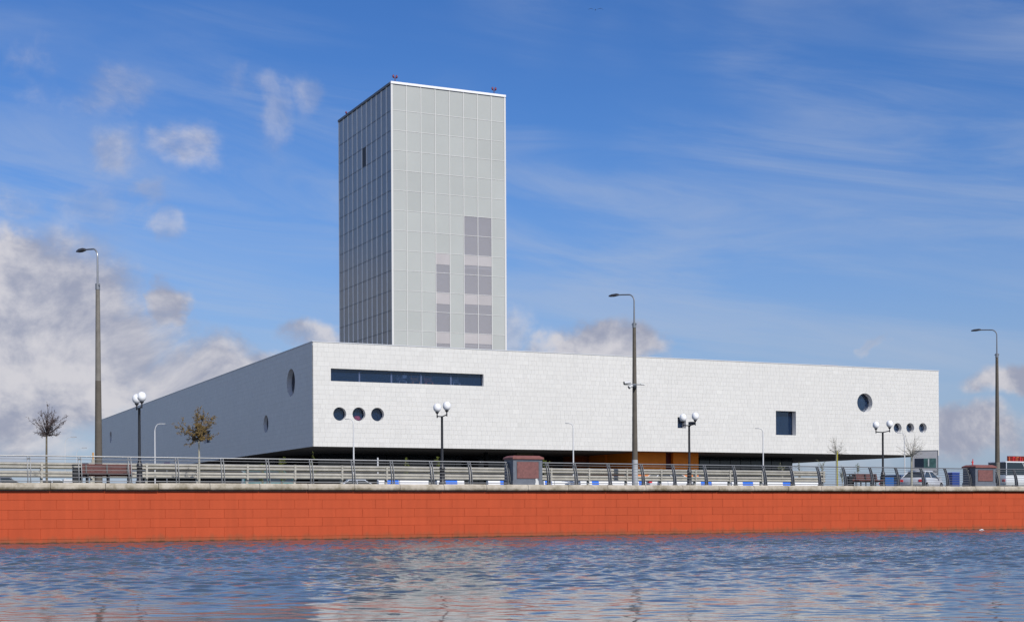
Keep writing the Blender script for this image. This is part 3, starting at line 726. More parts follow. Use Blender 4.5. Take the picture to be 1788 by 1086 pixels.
# ------------------------------------------------------------------ railings
post_u = [[51,140,227,309.5,389,468,544,617,685,754,821,887], [1005,1064,1122,1177,1232,1283,1335,1383,1430,1475,1522,1567,1611,1653,1692], [1740,1773]]
def rail_h(s): return 1.12-0.12*min(max(s/55.0, 0), 1)
def railing(ss, s0, s1, label, seg=1.95):
    t = thing('quay_railing', Q(ss[0], .25, GZ), 0, label, 'railing', 'curved-post railings along the quay'); O = Q(ss[0], .25, GZ)
    def cx(f): return .30+.26*f**2.2          # inward curve of the posts
    ts = [i/7 for i in range(8)]
    for s in ss:
        h = rail_h(s)
        for ds in (-.055, .055):
            b = MB(); vs = []; n = len(ts)
            for f in ts:
                w = .075-.030*f; z = GZ+h*f*.985
                for tt in (-w, w):
                    for e in (-.012, .012): vs.append(Q(s+ds+e, cx(f)+tt, z))
            fs = [(0, 1, 3, 2), (4*n-4, 4*n-2, 4*n-1, 4*n-3)]
            for i in range(n-1):
                a = 4*i; fs += [(a, a+4, a+5, a+1), (a+1, a+5, a+7, a+3), (a+3, a+7, a+6, a+2), (a+2, a+6, a+4, a)]
            b.add(vs, fs)
            if ds < 0: keep = b
            else: keep.add(b.v, b.f)
        keep.box(s-.09, s+.09, .20, .42, GZ, GZ+.03, fr=Q); keep.box(s-.05, s+.05, .42, .50, GZ+h*.86, GZ+h*.92, fr=Q)
        keep.build('post', M_['railpost'], t, O)
    L = [(1.0, .028), (.885, .012), (.755, .010), (.62, .010), (.485, .010), (.35, .010), (.215, .010), (.075, .020)]
    for f, r in L:
        b = MB(); n = max(2, int((s1-s0)/4)); pts = []
        for i in range(n+1):
            s = s0+(s1-s0)*i/n; h = rail_h(s); pts.append(Q(s, cx(f), GZ+h*f))
        b.tube(pts, r, 8 if r > .02 else 6); b.build('handrail' if f == 1.0 else 'rail', M_['steel'], t, O, smooth=True)
SS = [[squay(u, .4) for u in g] for g in post_u]
left = [SS[0][0]-1.95*k for k in range(12, 0, -1)]
railing(left+SS[0], left[0]-.3, SS[0][-1]+.05, 'long grey steel railing left of the middle stone pillar')
railing([squay(957, .4)]+SS[1], squay(950, .4), SS[1][-1]+.05, 'grey steel railing between the two stone pillars')
r3 = SS[2]+[SS[2][-1]+1.9*k for k in range(1, 20)]
railing(r3, squay(1740, .4), r3[-1]+.2, 'short stretch of grey railing right of the right-hand stone pillar')

# ------------------------------------------------------------------ guardrail
GA = Vector((*at(0, 2.29*F/87.5), 0)); GB = Vector((*at(1400, 2.29*F/64.5), 0)); gd = (GB-GA).normalized(); gi = Vector((-gd.y, gd.x, 0))
def G(s, t, z): p = GA+gd*s+gi*t; return (p.x, p.y, z)
def sg(u, t=0): o = GA+gi*t; k = (u-894)/F; return (k*o.y-o.x)/(gd.x-k*gd.y)
guard = thing('guardrail', G(0, 0, GZ), 0, 'dusty double-beam crash barrier running behind the railing', 'guardrail'); GO = G(0, 0, GZ)
wprof = lambda zc: [(-.00, zc+.155), (-.045, zc+.125), (-.085, zc+.10), (-.085, zc+.055), (-.02, zc+.02), (-.02, zc-.02), (-.085, zc-.055), (-.085, zc-.10), (-.045, zc-.125), (0, zc-.155),
                    (.004, zc-.155), (-.035, zc-.118), (-.07, zc-.095), (-.07, zc-.06), (-.005, zc-.022), (-.005, zc+.022), (-.07, zc+.06), (-.07, zc+.095), (-.035, zc+.118), (.004, zc+.155)]
gposts = [73,160,256,345,432,515,597,675,752,821,892,962,1028,1094,1154,1214,1274,1330,1384,1437]
gs = [sg(u) for u in gposts]; gs = [gs[0]-2.43*k for k in range(10, 0, -1)]+gs
gend = gs[-1]+.15
edges = [gs[0]]+[gs[i] for i in range(2, len(gs), 2)]
if edges[-1] < gs[-1]: edges.append(gend)
for zc in (3.435, 3.035):
    for e0, e1 in zip(edges, edges[1:]):
        b = MB(); dz = random.uniform(-.006, .006); b.sweep([(t, z+dz) for t, z in wprof(zc)], e0+.004, e1-.004, G); b.build('beam', M_['beam'], guard, GO)
for s in gs:
    b = MB(); b.box(s-.055, s-.045, .02, .14, GZ-.03, 3.60, fr=G); b.box(s+.045, s+.055, .02, .14, GZ-.03, 3.60, fr=G); b.box(s-.055, s+.055, .005, .02, GZ-.03, 3.60, fr=G)
    b.box(s-.05, s+.05, -.105, -.087, 2.85, 3.60, fr=G)
    b.build('post', M_['beam'], guard, GO)
    b = MB(); b.box(s-.17, s-.06, .0, .12, 3.32, 3.56, fr=G); b.box(s-.17, s-.06, .0, .12, 2.93, 3.15, fr=G); b.build('spacer', M_['pole_dark'], guard, GO)

# ------------------------------------------------------------------ blue and white barrier blocks
BLK = [(660,697,671,695),(697,751,None,None),(762,777,None,None),(777,810,777,797),(851,887,872,887),(948,967,950,962),(967,1006,None,None),(1012,1066,1032,1044),(1066,1106,None,None),(1106,1127,1114,1119),
       (1150,1165,None,None),(1165,1208,None,None),(1208,1241,1222,1241),(1241,1274,None,None),(1276,1330,1295,1313),(1331,1383,1365,1382),(1384,1430,None,None)]
TB = 4.5
gb = 'blue and white blocks behind the guardrail'
names = {}
for i, (u0, u1, b0, b1) in enumerate(BLK):
    s0, s1 = sg(u0, TB), sg(u1, TB); s1 -= .03
    z0 = 3.0
    where = ['leftmost, white with a long blue band', 'second from the left, plain white', 'short white one left of the black lamp foot', 'white with blue left half by the black lamp post', 'left of the middle stone pillar, blue right half',
             'just right of the middle stone pillar, mostly blue', 'plain white, second right of the middle pillar', 'white with a blue patch between pillar and tall lamp', 'plain white, left of the tall lamp foot', 'white with a narrow blue mark at the tall lamp foot',
             'short white one right of the tall lamp foot', 'plain white left of the third black lamp', 'blue right part, right of the third black lamp', 'plain white, next after the third black lamp', 'blue patch at centre, left of the thin white lamp post', 'long with a blue right end, right of the thin white lamp post', 'plain white, last on the right'][i]
    dz = (4.5+0)*0; top = EYE+(horz((u0+u1)/2)-838.3-(u0-660)*0.0042)*(GA.y+gd.y*s0+gi.y*TB)/F - GZ
    top = .52 if top < .3 or top > .9 else top
    o = thing('barrier_block', G(s0, TB, GZ), math.atan2(gd.y, gd.x), 'barrier block: '+where, 'barrier block', gb)
    L = s1-s0
    def blockmesh(x0, x1, e=0):
        prof = [(-.22-e, 0), (.22+e, 0), (.16+e, .12), (.12+e, top-.04), (.09+e, top+e), (-.09-e, top+e), (-.12-e, top-.04), (-.16-e, .12)]
        return MB().sweep(prof, x0, x1, lambda s, t, z: (s, t, z))
    blockmesh(0, L).build('body', M_['white'], o)
    if b0:
        x0 = max(sg(b0, TB)-s0, 0); x1 = min(sg(b1, TB)-s0, L); blockmesh(x0-.003, x1+.003, .005).build('blue_band', M_['blue'], o)

# ------------------------------------------------------------------ tall road lamps
def tall_lamp(u, D, ztop, label, two_tone=None, arm=1.6, cams=False):
    x, y = at(u, D); t = thing('street_lamp', (x, y, GZ), R(-43), label, 'street lamp', 'tall road lamps on concrete poles'); H = ztop-GZ
    hj = H-1.75
    if two_tone:
        (f, m0, m1) = two_tone; zm = f*hj; r = lambda z: .175-.085*z/hj
        b = MB(); b.tube([(0, 0, 0), (0, 0, zm)], [r(0), r(zm)], 20); b.build('pole', m0, t, smooth=True)
        b = MB(); b.tube([(0, 0, zm), (0, 0, hj)], [r(zm)-.003, r(hj)], 20); b.build('upper_pole', m1, t, smooth=True)
    else:
        b = MB(); b.tube([(0, 0, 0), (0, 0, hj)], [.175, .09], 20); b.build('pole', M_['concrete_pole'], t, smooth=True)
    b = MB(); b.tube([(0, 0, hj-.25), (0, 0, hj+.02)], .108, 14); b.box(-.16, .16, -.03, .03, hj-.08, hj-.03); b.build('collar', M_['armsteel'], t)
    pts = [(0, 0, hj)]; 
    for i in range(9):
        a = R(90)*i/8; pts.append((-.42*(1-math.cos(a)), 0, H-.52+.42*math.sin(a)))
    pts += [(-.42-.25*arm, 0, H-.06), (-.45-.5*arm, 0, H-.03)]
    b = MB(); b.tube(pts, [.05]+[.038]*(len(pts)-1), 8); b.build('arm', M_['armsteel'], t, smooth=True)
    xe = -.42-.42*arm
    b = MB(); vs = []
    for k, (xx, w, zt, zb_) in enumerate([(0, .05, .03, -.03), (-.10, .11, .07, -.04), (-.45, .13, .075, -.05), (-.68, .09, .04, -.03)]):
        for (yy, zz) in ((-w, zb_), (w, zb_), (w*.7, zt), (-w*.7, zt)): vs.append((xe+xx, yy, H-.02-xx*-.03+zz))
    fs = [(0, 1, 2, 3), (15, 14, 13, 12)]
    for k in range(3):
        for i in range(4): fs.append((k*4+i, (k+1)*4+i, (k+1)*4+(i+1) % 4, k*4+(i+1) % 4))
    b.add(vs, fs); b.build('lamp_head', M_['lamphead'], t)
    return t
tall_lamp(172.5, 62, EYE+463*62/F, 'tall curved-arm lamp at the left, pale upper and brown lower pole', two_tone=(.52, M_['pole_dark'], M_['concrete_pole']))
tl2 = tall_lamp(1109, 76.4, EYE+377.5*76.4/F, 'tall curved-arm lamp with cameras halfway up, in front of the white facade', two_tone=(.17, M_['pole_pale'], M_['pole_dark']))
tall_lamp(1742, 91.9, EYE+312*91.9/F, 'tall curved-arm lamp at the right beside the stone pillar', two_tone=(.2, M_['concrete_pole'], M_['pole_dark']))
# cameras on the middle lamp
x, y = at(1107.5, 76.4); zc = zat(1107, 672, 76.4)
t = thing('camera_cluster', (x, y, zc), 0, 'cluster of white surveillance cameras strapped to the middle tall lamp', 'camera')
b = MB(); b.tube([(0, 0, -.09), (0, 0, .05)], .155, 14); b.box(-.55, .30, -.19, -.155, -.02, .03); b.box(.12, .5, -.03, .0, -.01, .03); b.build('bracket', M_['armsteel'], t)
def camhead(x, z, tilt, L=.34, r=.075):
    b = MB(); b.tube([(x, -.25, z), (x-L*math.cos(tilt), -.30, z-L*math.sin(tilt))], [r, r*.95], 12); o = b.build('camera_body', M_['whitepole'], t, smooth=True)
    b = MB(); e = Vector((x-L*math.cos(tilt), -.30, z-L*math.sin(tilt))); d = Vector((-math.cos(tilt), 0, -math.sin(tilt)))
    b.tube([e, e+d*.06], [r*1.15, r*1.15], 12); b.build('lens_hood', M_['blackiron'], o)
camhead(-.20, .13, .15); camhead(-.10, -.06, .5, .20, .08)
b = MB(); b.lathe([(.02, -.30), (.09, -.26), (.12, -.18), (.12, -.10), (.05, -.08)], 14, (.03, -.26)); b.build('dome_camera', M_['blackiron'], t, smooth=True)
b = MB(); b.tube([(.35, -.02, .06), (.62, -.04, -.01)], [.05, .03], 8); b.build('camera_body', M_['armsteel'], t)

# ------------------------------------------------------------------ twin globe lamps
def globe_lamp():
    t = thing('globe_lamp', (0, 0, GZ), QANG, '', 'lamp post', 'black twin-globe lamp posts on the promenade'); H = 3.95
    b = MB(); b.lathe([(.17, 0), (.17, .12), (.13, .18), (.12, .75), (.145, .80), (.12, .86), (.075, 1.0), (.062, 1.1), (.055, H-.65), (.06, H-.63)], 16); b.build('post', M_['blackiron'], t, smooth=True)
    b = MB(); b.tube([(0, -.62, H-.60), (0, 0, H-.66), (0, .62, H-.60)], .028, 8); b.build('crossbar', M_['blackiron'], t, smooth=True)
    for s in (-1, 1):
        b = MB(); b.tube([(0, s*.60, H-.68), (0, s*.60, H-.46)], .032, 8); b.lathe([(.04, H-.48), (.085, H-.43), (.09, H-.385), (.07, H-.38)], 12, (0, s*.60)); o = b.build('holder', M_['blackiron'], t)
        prof = [(.075, -.40)]+[(.19*math.sin(a)**.9, -.20-.20*math.cos(a)+(.02 if a > 1.6 else 0)) for a in [R(x) for x in range(28, 176, 12)]]+[(.01, .02)]
        b = MB(); b.lathe([(r, H+z) for r, z in prof], 20, (0, s*.60)); b.build('globe', M_['globe'], o, smooth=True)
    return t
g0 = globe_lamp()
for i, (u, D, lab) in enumerate([(244, 59.3, 'black twin-globe lamp in front of the grey side facade, leftmost of four'), (772.5, 65.4, 'black twin-globe lamp in front of the white facade right of the ribbon window'),
                    (1204, 73.5, 'black twin-globe lamp with a floodlight, beside the small square window'), (1542, 81.0, 'black twin-globe lamp beneath the large round window, rightmost of four')]):
    o = g0 if i == 0 else copy_tree(g0)
    x, y = at(u, D); o.location = (x, y, GZ); o['label'] = lab
    o.scale = (1, 1, [1.0, 1.0, 1.0, 1.0][i])
    if i == 2: l3 = o
b = MB(); b.box(-.15, .10, -.40, -.15, 3.32, 3.48); b.tube([(0, 0, 3.2), (0, -.25, 3.38)], .025, 6); o = b.build('floodlight', M_['lamphead'], l3)

# ------------------------------------------------------------------ thin white lamps further off
def thin_lamp(u, D, vtop, side, label, w=0.58, name='street_lamp'):
    x, y = at(u, D); t = thing(name, (x, y, GZ), 0, label, 'street lamp', 'slender white street lamps by the building'); H = zat(u, vtop, D)-GZ
    k = D/F
    pts = [(0, 0, 0), (0, 0, H-1.0*w)]; r = .55*w
    for i in range(1, 7):
        a = R(90)*i/6; pts.append((side*r*(1-math.cos(a)), 0, H-.98*w+.9*w*math.sin(a)))
    pts.append((side*(r+.25*w), 0, H-.05*w))
    b = MB(); b.tube(pts, [.075, .055]+[.04]*(len(pts)-2), 8); b.build('pole', M_['whitepole'], t, smooth=True)
    b = MB(); b.box(min(side*(r+.15*w), side*(r+.75*w)), max(side*(r+.15*w), side*(r+.75*w)), -.12, .12, H-.12*w, H-.01); b.build('lamp_head', M_['pole_pale'], t)
thin_lamp(271, 143, 739, 1, 'slender white lamp in front of the shaded side facade', .85)
thin_lamp(618, 120, 730.5, -1, 'slender white lamp just right under the middle porthole')
thin_lamp(1001.5, 128, 738, -1, 'slender white lamp in front of the facade right of the middle pillar')
thin_lamp(1333, 135, 747, -1, 'slender white lamp left of the tall rectangular window')
thin_lamp(1580, 150, 755, -1, 'slender white lamp under the three small portholes at the right')
thin_lamp(114, 250, 762, 1, 'faint slender lamp far off between the bare tree and the tall left lamp', 1.6)
thin_lamp(134, 330, 781, 1, 'faintest, shortest slender lamp far off left of the tall left lamp', 1.9)

# ------------------------------------------------------------------ trees
def tree(u, D, vtop, vcrown, wpx, label, leaf, nleaf, bark='bark', trunk_r=.055, seed=1, upright=False, cat='tree', nlimb=26, group=None, stake=False, twigm='twig', lsize=.05, name='pollard_tree'):
    rr = random.Random(seed); x, y = at(u, D); zt = zat(u, vtop, D)-GZ; zc = zat(u, vcrown, D)-GZ; w = wpx*D/F/2
    t = thing(name, (x, y, GZ), 0, label, cat, group)
    b = MB(); b.tube([(0, 0, 0), (rr.uniform(-.02, .02), 0, zc*.5), (0, 0, zc+.1)], [trunk_r, trunk_r*.85, trunk_r*.7], 8); b.build('trunk', M_[bark], t, smooth=True)
    tw = MB(); lf = MB(); hgt = zt-zc
    for i in range(nlimb):
        az = rr.uniform(0, 6.283); f = rr.random()
        if upright: elv = rr.uniform(.9, 1.45); base = Vector((0, 0, zc*rr.uniform(.35, 1.0)))
        else: elv = rr.uniform(-.15, 1.35); base = Vector((0, 0, zc+rr.uniform(-.05, .12)))
        L = (w if not upright else hgt*.6)*rr.uniform(.65, 1.1); L *= (1.0 if upright else (math.cos(elv)+math.sin(max(elv, 0))*hgt/w*.95))
        d = Vector((math.cos(az)*math.cos(elv), math.sin(az)*math.cos(elv), math.sin(elv)))
        pts = [base]; p = base.copy()
        for k in range(4):
            d = (d+Vector((rr.gauss(0, .16), rr.gauss(0, .16), rr.gauss(.04, .12)))).normalized(); p = p+d*L/4; pts.append(p.copy())
        tw.tube(pts, [.016, .012, .009, .007, .005], 4, caps=False)
        for j in range(5):
            k = rr.randint(1, 4); q = pts[k]; dd = (d+Vector((rr.gauss(0, .6), rr.gauss(0, .6), rr.gauss(.1, .5)))).normalized(); e = q+dd*L*rr.uniform(.15, .38)
            tw.tube([q, (q+e)/2+Vector((rr.gauss(0, .01), rr.gauss(0, .01), 0)), e], [.007, .005, .003], 3, caps=False)
            for m_ in range(nleaf):
                c = q.lerp(e, rr.random())+Vector((rr.gauss(0, .03), rr.gauss(0, .03), rr.gauss(0, .03))); s = lsize*rr.uniform(.5, 1.2)
                a = Vector((rr.gauss(0, 1), rr.gauss(0, 1), rr.gauss(0, 1))).normalized(); bb = a.orthogonal().normalized()
                lf.add([c-a*s*.5, c+bb*s*.35, c+a*s*.5, c-bb*s*.35], [(0, 1, 2, 3)])
    cr = tw.build('crown', M_[twigm], t)
    if lf.f: tag(lf.build('foliage', M_[leaf], cr), kind='stuff')
    if stake:
        b = MB(); b.tube([(.06, -.05, 0), (.05, -.05, zc+.25)], .028, 6); b.build('stake', M_['limestem'], t)
pg = 'small round-crowned trees along the promenade'
tree(82, 60, 722, 760, 40, 'small round-crowned bare tree at the far left against the sky', 'twig', 8, seed=3, group=pg, nlimb=44, lsize=.05)
tree(348, 63, 731, 768, 48, 'small round-crowned tree with ochre leaves before the shaded facade', 'ochreleaf', 15, bark='palebark', seed=5, group=pg, nlimb=44, lsize=.07)
tree(1461, 90, 766, 793, 34, 'small bare tree with a yellow stake before the white facade', 'palebark', 1, bark='palebark', seed=8, group=pg, nlimb=22, stake=True, lsize=.04, twigm='paletwig')
tree(1592, 88, 764, 797, 42, 'small bare pale-trunked tree left of the info board', 'palebark', 1, bark='palebark', seed=11, group=pg, nlimb=34, lsize=.04, twigm='paletwig', trunk_r=.08)
sg_ = 'thin young trees by the building'
for i, (u, D, vt, vc, wp, lab) in enumerate([(458, 105, 788, 812, 16, 'thin sapling left of the corner, faintest of the two by the glass lobby'), (492, 104, 788, 812, 16, 'thin sapling between glass lobby and building corner'),
        (546, 99, 780, 806, 26, 'leafy young tree right under the building corner'), (708, 97, 783, 806, 24, 'leafy young tree in the dark recess left of the second black lamp'),
        (765, 99, 786, 806, 18, 'thin young tree directly behind the second black lamp'), (951, 96, 790, 812, 26, 'leafy young tree just right of the middle stone pillar'),
        (1366, 103, 790, 815, 20, 'pale sapling at the right end of the dark glass'), (1396, 104, 792, 815, 20, 'pale sapling first under the open soffit'),
        (1436, 102, 792, 815, 22, 'pale sapling left of the staked bare tree'), (1471, 105, 800, 818, 16, 'lowest sapling right behind the staked bare tree'), (1498, 102, 795, 817, 22, 'pale sapling left of the fourth black lamp')]):
    tree(u, D, vt, vc, wp, lab, 'greenleaf', 12 if u < 1300 else 4, bark='bark' if u < 1300 else 'palebark', trunk_r=.03, seed=20+i, upright=True, nlimb=15, group=sg_, twigm='bark' if u < 1300 else 'paletwig', lsize=.085 if u < 1300 else .06, name='sapling')

# ------------------------------------------------------------------ benches and bins
def bench(u0, u1, D, label):
    s0 = Vector((*at(u0, D), GZ)); x, y = at((u0+u1)/2, D); L = (u1-u0)*D/F/math.cos(QANG*.9)
    t = thing('bench', (x, y, GZ), QANG+math.pi, label, 'bench', 'slatted brown benches on the promenade')
    for i, z in enumerate((.37, .475, .580, .685, .79)):
        b = MB(); b.bbox(-L/2, L/2, -.28-.03*i, -.245-.03*i, z-.05, z+.05, .006); b.build('slat', M_['wood'], t)
    for i in range(4):
        b = MB(); b.bbox(-L/2, L/2, -.2+.12*i, -.1+.12*i, .41, .45, .008); b.build('slat', M_['wood'], t)
    for x in (-L/2+.2, 0, L/2-.2):
        b = MB(); b.box(x-.03, x+.03, -.2, .26, .35, .405); b.box(x-.03, x+.03, .18, .24, 0, .35); b.box(x-.03, x+.03, -.24, -.205, 0, .40)
        b.add([(x-.03, -.24, .40), (x+.03, -.24, .40), (x+.03, -.31, .82), (x-.03, -.31, .82), (x-.03, -.20, .40), (x+.03, -.20, .40), (x+.03, -.275, .82), (x-.03, -.275, .82)], [(0, 1, 2, 3), (7, 6, 5, 4), (0, 4, 5, 1), (3, 2, 6, 7), (0, 3, 7, 4), (1, 5, 6, 2)])
        b.build('leg', M_['blackiron'], t)
bench(149, 229, 57.8, 'brown slatted bench beside the foot of the tall left lamp')
bench(1491, 1542, 80.5, 'brown slatted bench left of the fourth black lamp')
def bin_(u, D, label):
    x, y = at(u, D); t = thing('litter_bin', (x, y, GZ), QANG, label, 'litter bin', 'black litter bins beside the benches')
    b = MB(); b.bbox(-.19, .19, -.19, .19, .08, .70, .02); b.build('body', M_['bin'], t)
    b = MB(); b.box(-.21, .21, -.21, .21, .78, .83); b.box(-.19, -.16, -.19, -.16, .70, .78); b.box(.16, .19, .16, .19, .70, .78); b.box(.16, .19, -.19, -.16, .70, .78); b.box(-.19, -.16, .16, .19, .70, .78); b.build('lid', M_['bin'], t)
    b = MB(); b.box(-.17, .17, -.17, .17, 0, .08); b.build('foot', M_['armsteel'], t)
bin_(135.5, 58, 'black litter bin left of the bench by the tall left lamp'); bin_(1484, 80.5, 'black litter bin left of the right-hand bench')

# ------------------------------------------------------------------ vehicles
def car(u, D, rz, col, label, kind='sedan', name='parked_car', logo=False):
    x, y = at(u, D); t = thing(name, (x, y, GZ), rz, label, 'car' if kind != 'van' else 'van', 'cars parked before the building'); 
    paint = mat('car_paint', col, .25, .5, coat=.6)
    # stations along x: front at +x
    if kind == 'van': st = [(-2.3, .45, .95, .86), (-2.25, .35, 1.15, .93), (-1.2, .3, 1.2, .95), (1.2, .3, 1.2, .95), (1.7, .32, 1.12, .93), (2.2, .38, .95, .86), (2.35, .45, .8, .75)]; top = [(-2.22, -.02), (-2.15, 2.0), (1.0, 2.05), (1.9, 1.15)]; zb0 = 1.15; roofz = 2.08
    else: st = [(-2.2, .45, .80, .74), (-2.12, .35, .95, .84), (-1.3, .25, .97, .90), (0, .24, .94, .91), (1.0, .25, .90, .90), (1.7, .27, .82, .86), (2.15, .35, .66, .74)]; top = [(-1.9, .93), (-1.1, 1.40), (.25, 1.43), (1.15, .90)]; zb0 = .9; roofz = 1.43
    b = MB(); vs = []
    for (xx, z0, z1, w) in st:
        vs += [(xx, -w*.92, z0), (xx, -w, z0+.12), (xx, -w, (z0+z1)/2), (xx, -w*.93, z1), (xx, w*.93, z1), (xx, w, (z0+z1)/2), (xx, w, z0+.12), (xx, w*.92, z0)]
    fs = [tuple(range(8)), tuple(range(len(st)*8-1, len(st)*8-9, -1))]
    for k in range(len(st)-1):
        for i in range(8): fs.append((k*8+i, (k+1)*8+i, (k+1)*8+(i+1) % 8, k*8+(i+1) % 8))
    b.add(vs, fs); body = b.build('body', paint, t, smooth=True)
    # greenhouse
    b = MB(); w0, w1 = (.82, .62) if kind != 'van' else (.90, .84)
    xs = [p[0] for p in top]; lo = zb0-.02
    A = (xs[0], xs[1], xs[2], xs[3]); zt = roofz-.04
    for sx in (1,):
        vs = [(A[0], -w0, lo), (A[3], -w0, lo), (A[3], w0, lo), (A[0], w0, lo), (A[1], -w1, zt), (A[2], -w1, zt), (A[2], w1, zt), (A[1], w1, zt)]
        b.add(vs, [(0, 1, 5, 4), (1, 2, 6, 5), (2, 3, 7, 6), (3, 0, 4, 7), (4, 5, 6, 7), (3, 2, 1, 0)])
    b.build('windows', M_['carglass'], t)
    b = MB(); b.bbox(A[1]-.08, A[2]+.1, -w1-.03, w1+.03, zt-.01, roofz+.04, .03); o = b.build('roof', paint, t)
    b = MB()
    for sy in (-1, 1):   # pillars
        for (xa, xb) in ((A[0], A[1]), ((A[0]+A[3])/2, (A[1]+A[2])/2), (A[3], A[2])):
            b.tube([(xa, sy*(w0+.01), lo), (xb, sy*(w1+.01), zt)], .035, 6)
    b.build('pillar', paint, t)
    for xw in (-1.35, 1.35):
        for sy in (-1, 1):
            b = MB(); yy = sy*.80; b.tube([(xw, yy-.10, .32), (xw, yy+.10, .32)], .32, 18); o = b.build('wheel', M_['tyre'], t, smooth=True)
            b = MB(); b.tube([(xw, yy+sy*.09, .32), (xw, yy+sy*.115, .32)], .20, 14); b.build('rim', M_['rim'], o)
    xe = st[0][0]
    for sy in (-1, 1):
        b = MB(); b.box(xe-.03, xe+.22, sy*.72-.14, sy*.72+.14, .66, .82); b.build('tail_light', mat('tail_red', (.7, .02, .03), .3), t)
        b = MB(); b.box(st[-1][0]-.2, st[-1][0]+.02, sy*.6-.12, sy*.6+.12, .55, .66); b.build('headlight', M_['globe'], t)
        b = MB(); b.box(.75, .92, sy*.98-.07, sy*.98+.07, zb0, zb0+.13); b.build('mirror', paint, t)
    return t
car(1611, 99, R(52), (.55, .56, .58), 'silver-white saloon with a red tail light behind the railing at the right')
car(1566, 112, R(60), (.02, .05, .13), 'dark blue car half hidden left of the silver saloon')
car(12, 104, R(18), (.12, .13, .15), 'dark car at the left edge seen under the guardrail')
car(100, 112, R(20), (.55, .6, .65), 'pale car seen under the guardrail left of the black bin')
car(472, 112, R(18), (.02, .16, .16), 'dark teal van seen between the guardrail beams', kind='van')
car(630, 118, R(15), (.5, .53, .57), 'silver-grey car roof seen low beneath the guardrail left of the barrier blocks')
car(1172, 98, R(22), (.8, .8, .8), 'white car behind the guardrail in front of the orange wall')
car(1780, 100, R(26), (.62, .64, .65), 'white van with dark windows at the right edge of the railing', kind='van')

# ------------------------------------------------------------------ info board
x, y = at(1616, 112); D = 112.0
t = thing('info_board', (x, y, GZ), R(-14), 'grey information board with a dark picture, under the right end of the facade', 'sign')
k = D/F; W = 20.5*k; zt = zat(1616, 787, D)-GZ; zbm = zat(1616, 828, D)-GZ
b = MB(); b.box(-W, W, 0, .12, zbm, zt); b.build('board', M_['signboard'], t)
b = MB(); b.box(-W-.06, -W, -.02, .14, zbm-.05, zt+.05); b.box(W, W+.06, -.02, .14, zbm-.05, zt+.05); b.box(-W, W, -.02, .14, zt, zt+.05); b.box(-W, W, -.02, .14, zbm-.05, zbm); b.build('frame', M_['railpost'], t)
pz0 = zat(1616, 817, D)-GZ; pz1 = zat(1616, 800, D)-GZ
b = MB(); b.box(-W*.88, -W*.12, -.012, -.002, pz0, pz1); b.build('picture', M_['signpic'], t)
b = MB(); b.box(-W*.12+.004, W*.88, -.012, -.002, pz0, pz1); b.build('picture', M_['signteal'], t)
b = MB(); b.box(W*.22, W*.32, -.016, -.0125, pz0+.15, pz1-.05); b.build('picture_figure', M_['pole_pale'], t)
for xx in (-W*.7, W*.7):
    b = MB(); b.box(xx-.05, xx+.05, .03, .11, 0, zbm-.05); b.build('leg', M_['railpost'], t)
for i in range(5):
    b = MB(); xx = -W*.8+i*.09; b.box(xx, xx+.05, -.010, -.002, zbm+.12, zbm+.12+(.13 if i % 2 else .2)); b.build('emblem', M_['ochre'] if i else M_['signpic'], t)
tc_ = bpy.data.curves.new('lettering', 'FONT'); tc_.body = 'ПАРТНЕРЫ'; tc_.size = .22; tc_.extrude = .004; tc_.align_x = 'LEFT'
tcc = bpy.data.objects.new('tmp_text', tc_); COL.objects.link(tcc); bpy.context.view_layer.update()
me = bpy.data.meshes.new_from_object(tcc); COL.objects.unlink(tcc); bpy.data.objects.remove(tcc)
me.materials.clear(); me.materials.append(M_['signpic'])
lo = bpy.data.objects.new('lettering', me); COL.objects.link(lo); lo.parent = t; lo.rotation_euler = (R(90), 0, 0); lo.location = (-W*.08, -.006, zbm+.13)
lo.scale = (W*1.0/max(.01, me_w) if (me_w := (max(v.co.x for v in me.vertices)-min(v.co.x for v in me.vertices))) > W else 1, 1, 1)

# ------------------------------------------------------------------ small things behind the railings
def simple(name, u, D, parts, label, cat, rz=QANG, group=None):
    x, y = at(u, D); t = thing(name, (x, y, GZ), rz, label, cat, group)
    for pn, m, boxes in parts:
        b = MB()
        for q in boxes: b.bbox(*q, .015)
        b.build(pn, m, t)
    return t
simple('blue_container', 1664.5, 100, [('body', mat('cobalt_blue', (.02, .05, .22), .5), [(-.36, .36, -.3, .3, .1, 1.30)]), ('lid', mat('cobalt_lid', (.02, .07, .42), .5), [(-.38, .38, -.32, .32, 1.305, 1.38)]), ('foot', M_['bin'], [(-.3, .3, -.25, .25, 0, .1)])], 'cobalt blue container left of the right-hand stone pillar', 'container')
simple('blue_container', 1738, 104, [('body', M_['blue'], [(-.3, .3, -.3, .3, .1, 1.75)]), ('lid', M_['blue'], [(-.32, .32, -.32, .32, 1.755, 1.83)])], 'bright blue box between the right stone pillar and the tall lamp', 'container')
simple('blue_container', 1549, 108, [('body', mat('mid_blue', (.02, .10, .30), .5), [(-.45, .45, -.3, .3, .1, 1.25)]), ('lid', M_['bin'], [(-.46, .46, -.32, .32, 1.255, 1.32)])], 'blue box right behind the fourth black lamp', 'container')
simple('small_sign', 292, 90, [('panel', mat('violet_sign', (.035, .025, .075), .5), [(-.20, .20, -.02, .02, 1.72, 2.05)]), ('post', M_['armsteel'], [(-.03, .03, .025, .06, 0, 1.9)])], 'small dark violet sign behind the railing before the shaded facade', 'sign')
simple('marker_post', 660, 84, [('post', M_['whitepole'], [(-.04, .04, -.04, .04, 0, 2.05)])], 'pale upright post against the dark recess left of the second black lamp', 'post')
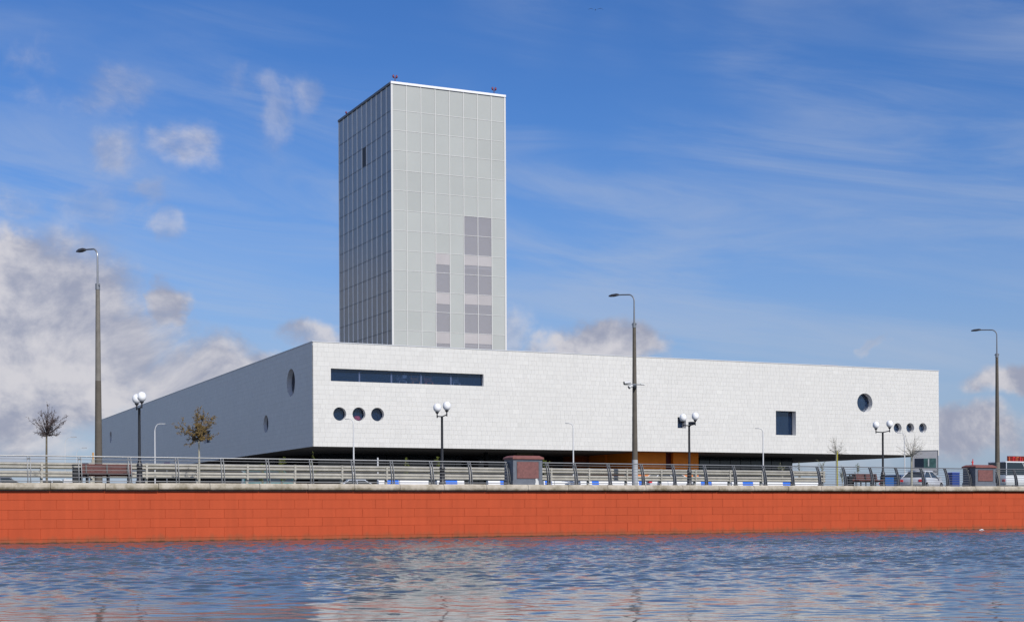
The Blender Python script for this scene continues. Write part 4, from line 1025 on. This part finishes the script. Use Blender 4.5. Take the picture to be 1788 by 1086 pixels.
simple('marker_post', 163, 84, [('post', M_['palebark'], [(-.09, .09, -.06, .06, 0, 2.0)]), ('cap', M_['ochre'], [(-.05, .05, -.05, .05, 2.0, 2.45)])], 'yellowish post just left of the tall left lamp', 'post')
simple('power_box', 119, 90, [('body', M_['whitepole'], [(-.3, .3, -.2, .2, 0, .95)]), ('door', M_['pole_pale'], [(-.25, .25, -.22, -.203, .1, .85)])], 'pale utility box between the bare tree and the litter bin', 'utility box')
simple('kiosk_white', 1815, 118, [('wall', M_['white'], [(-2.1, 2.6, 0, 2.2, 0, 2.35)]), ('window', M_['darkglass'], [(-1.8, 2.3, -.03, -.002, 1.0, 1.7)]), ('print', M_['pink'], [(-1.75, -1.2, -.03, -.002, 1.85, 2.15)])], 'white kiosk behind the van at the right edge', 'kiosk')
kt = thing('roof_sign', (*at(1800, 117), GZ), QANG, 'red block letters on a dark red frame above the right-edge kiosk', 'sign')
b = MB(); b.box(-2.6, 2.2, .05, .12, 2.55, 3.15); b.build('frame', mat('dark_red', (.16, .008, .005), .6), kt)
b = MB(); b.box(-2.4, -2.34, .13, .3, 0, 2.6); b.box(1.9, 1.96, .13, .3, 0, 2.6); b.build('leg', M_['armsteel'], kt)
for i in range(11):
    x0 = -2.5+i*.43; b = MB()
    b.box(x0, x0+.10, .0, .045, 2.63, 3.09); b.box(x0+.10, x0+.30, .0, .045, 3.0 if i % 3 else 2.63, 3.09 if i % 3 else 2.72)
    if i % 2: b.box(x0+.22, x0+.30, .0, .044, 2.63, 2.99)
    b.build('letter', M_['redpaint'] if i % 2 else mat('ochre_red', (.45, .10, .03), .6), kt)
# litter afloat
x, y = at(1714, 74.0)
b = MB(); b.add([(-.14, -.05, 0), (.0, -.07, .05), (.13, -.03, .01), (.15, .05, .02), (.02, .07, .07), (-.12, .05, .03), (0, 0, .09)], [(0, 1, 6), (1, 2, 6), (2, 3, 6), (3, 4, 6), (4, 5, 6), (5, 0, 6), (5, 4, 3, 2, 1, 0)])
o = b.build('floating_bag', M_['white']); o.location = (x, y, .03); tag(o, 'scrap of white plastic floating near the wall at the right', 'litter')
# one gull high up
x, y = at(1044, 150)
b = MB(); b.add([(0, -.22, 0), (.06, 0, .04), (0, .22, 0), (-.06, 0, 0), (.5, .05, .16), (.95, -.02, .02), (.5, -.08, .15), (-.5, .05, .16), (-.95, -.02, .02), (-.5, -.08, .15)],
                [(0, 1, 2, 3), (1, 4, 6), (4, 5, 6), (3, 9, 7), (9, 8, 7)])
o = b.build('gull', M_['pole_dark']); o.location = (x, y, zat(1044, 18, 150)); tag(o, 'tiny gull gliding high in the blue sky', 'bird')
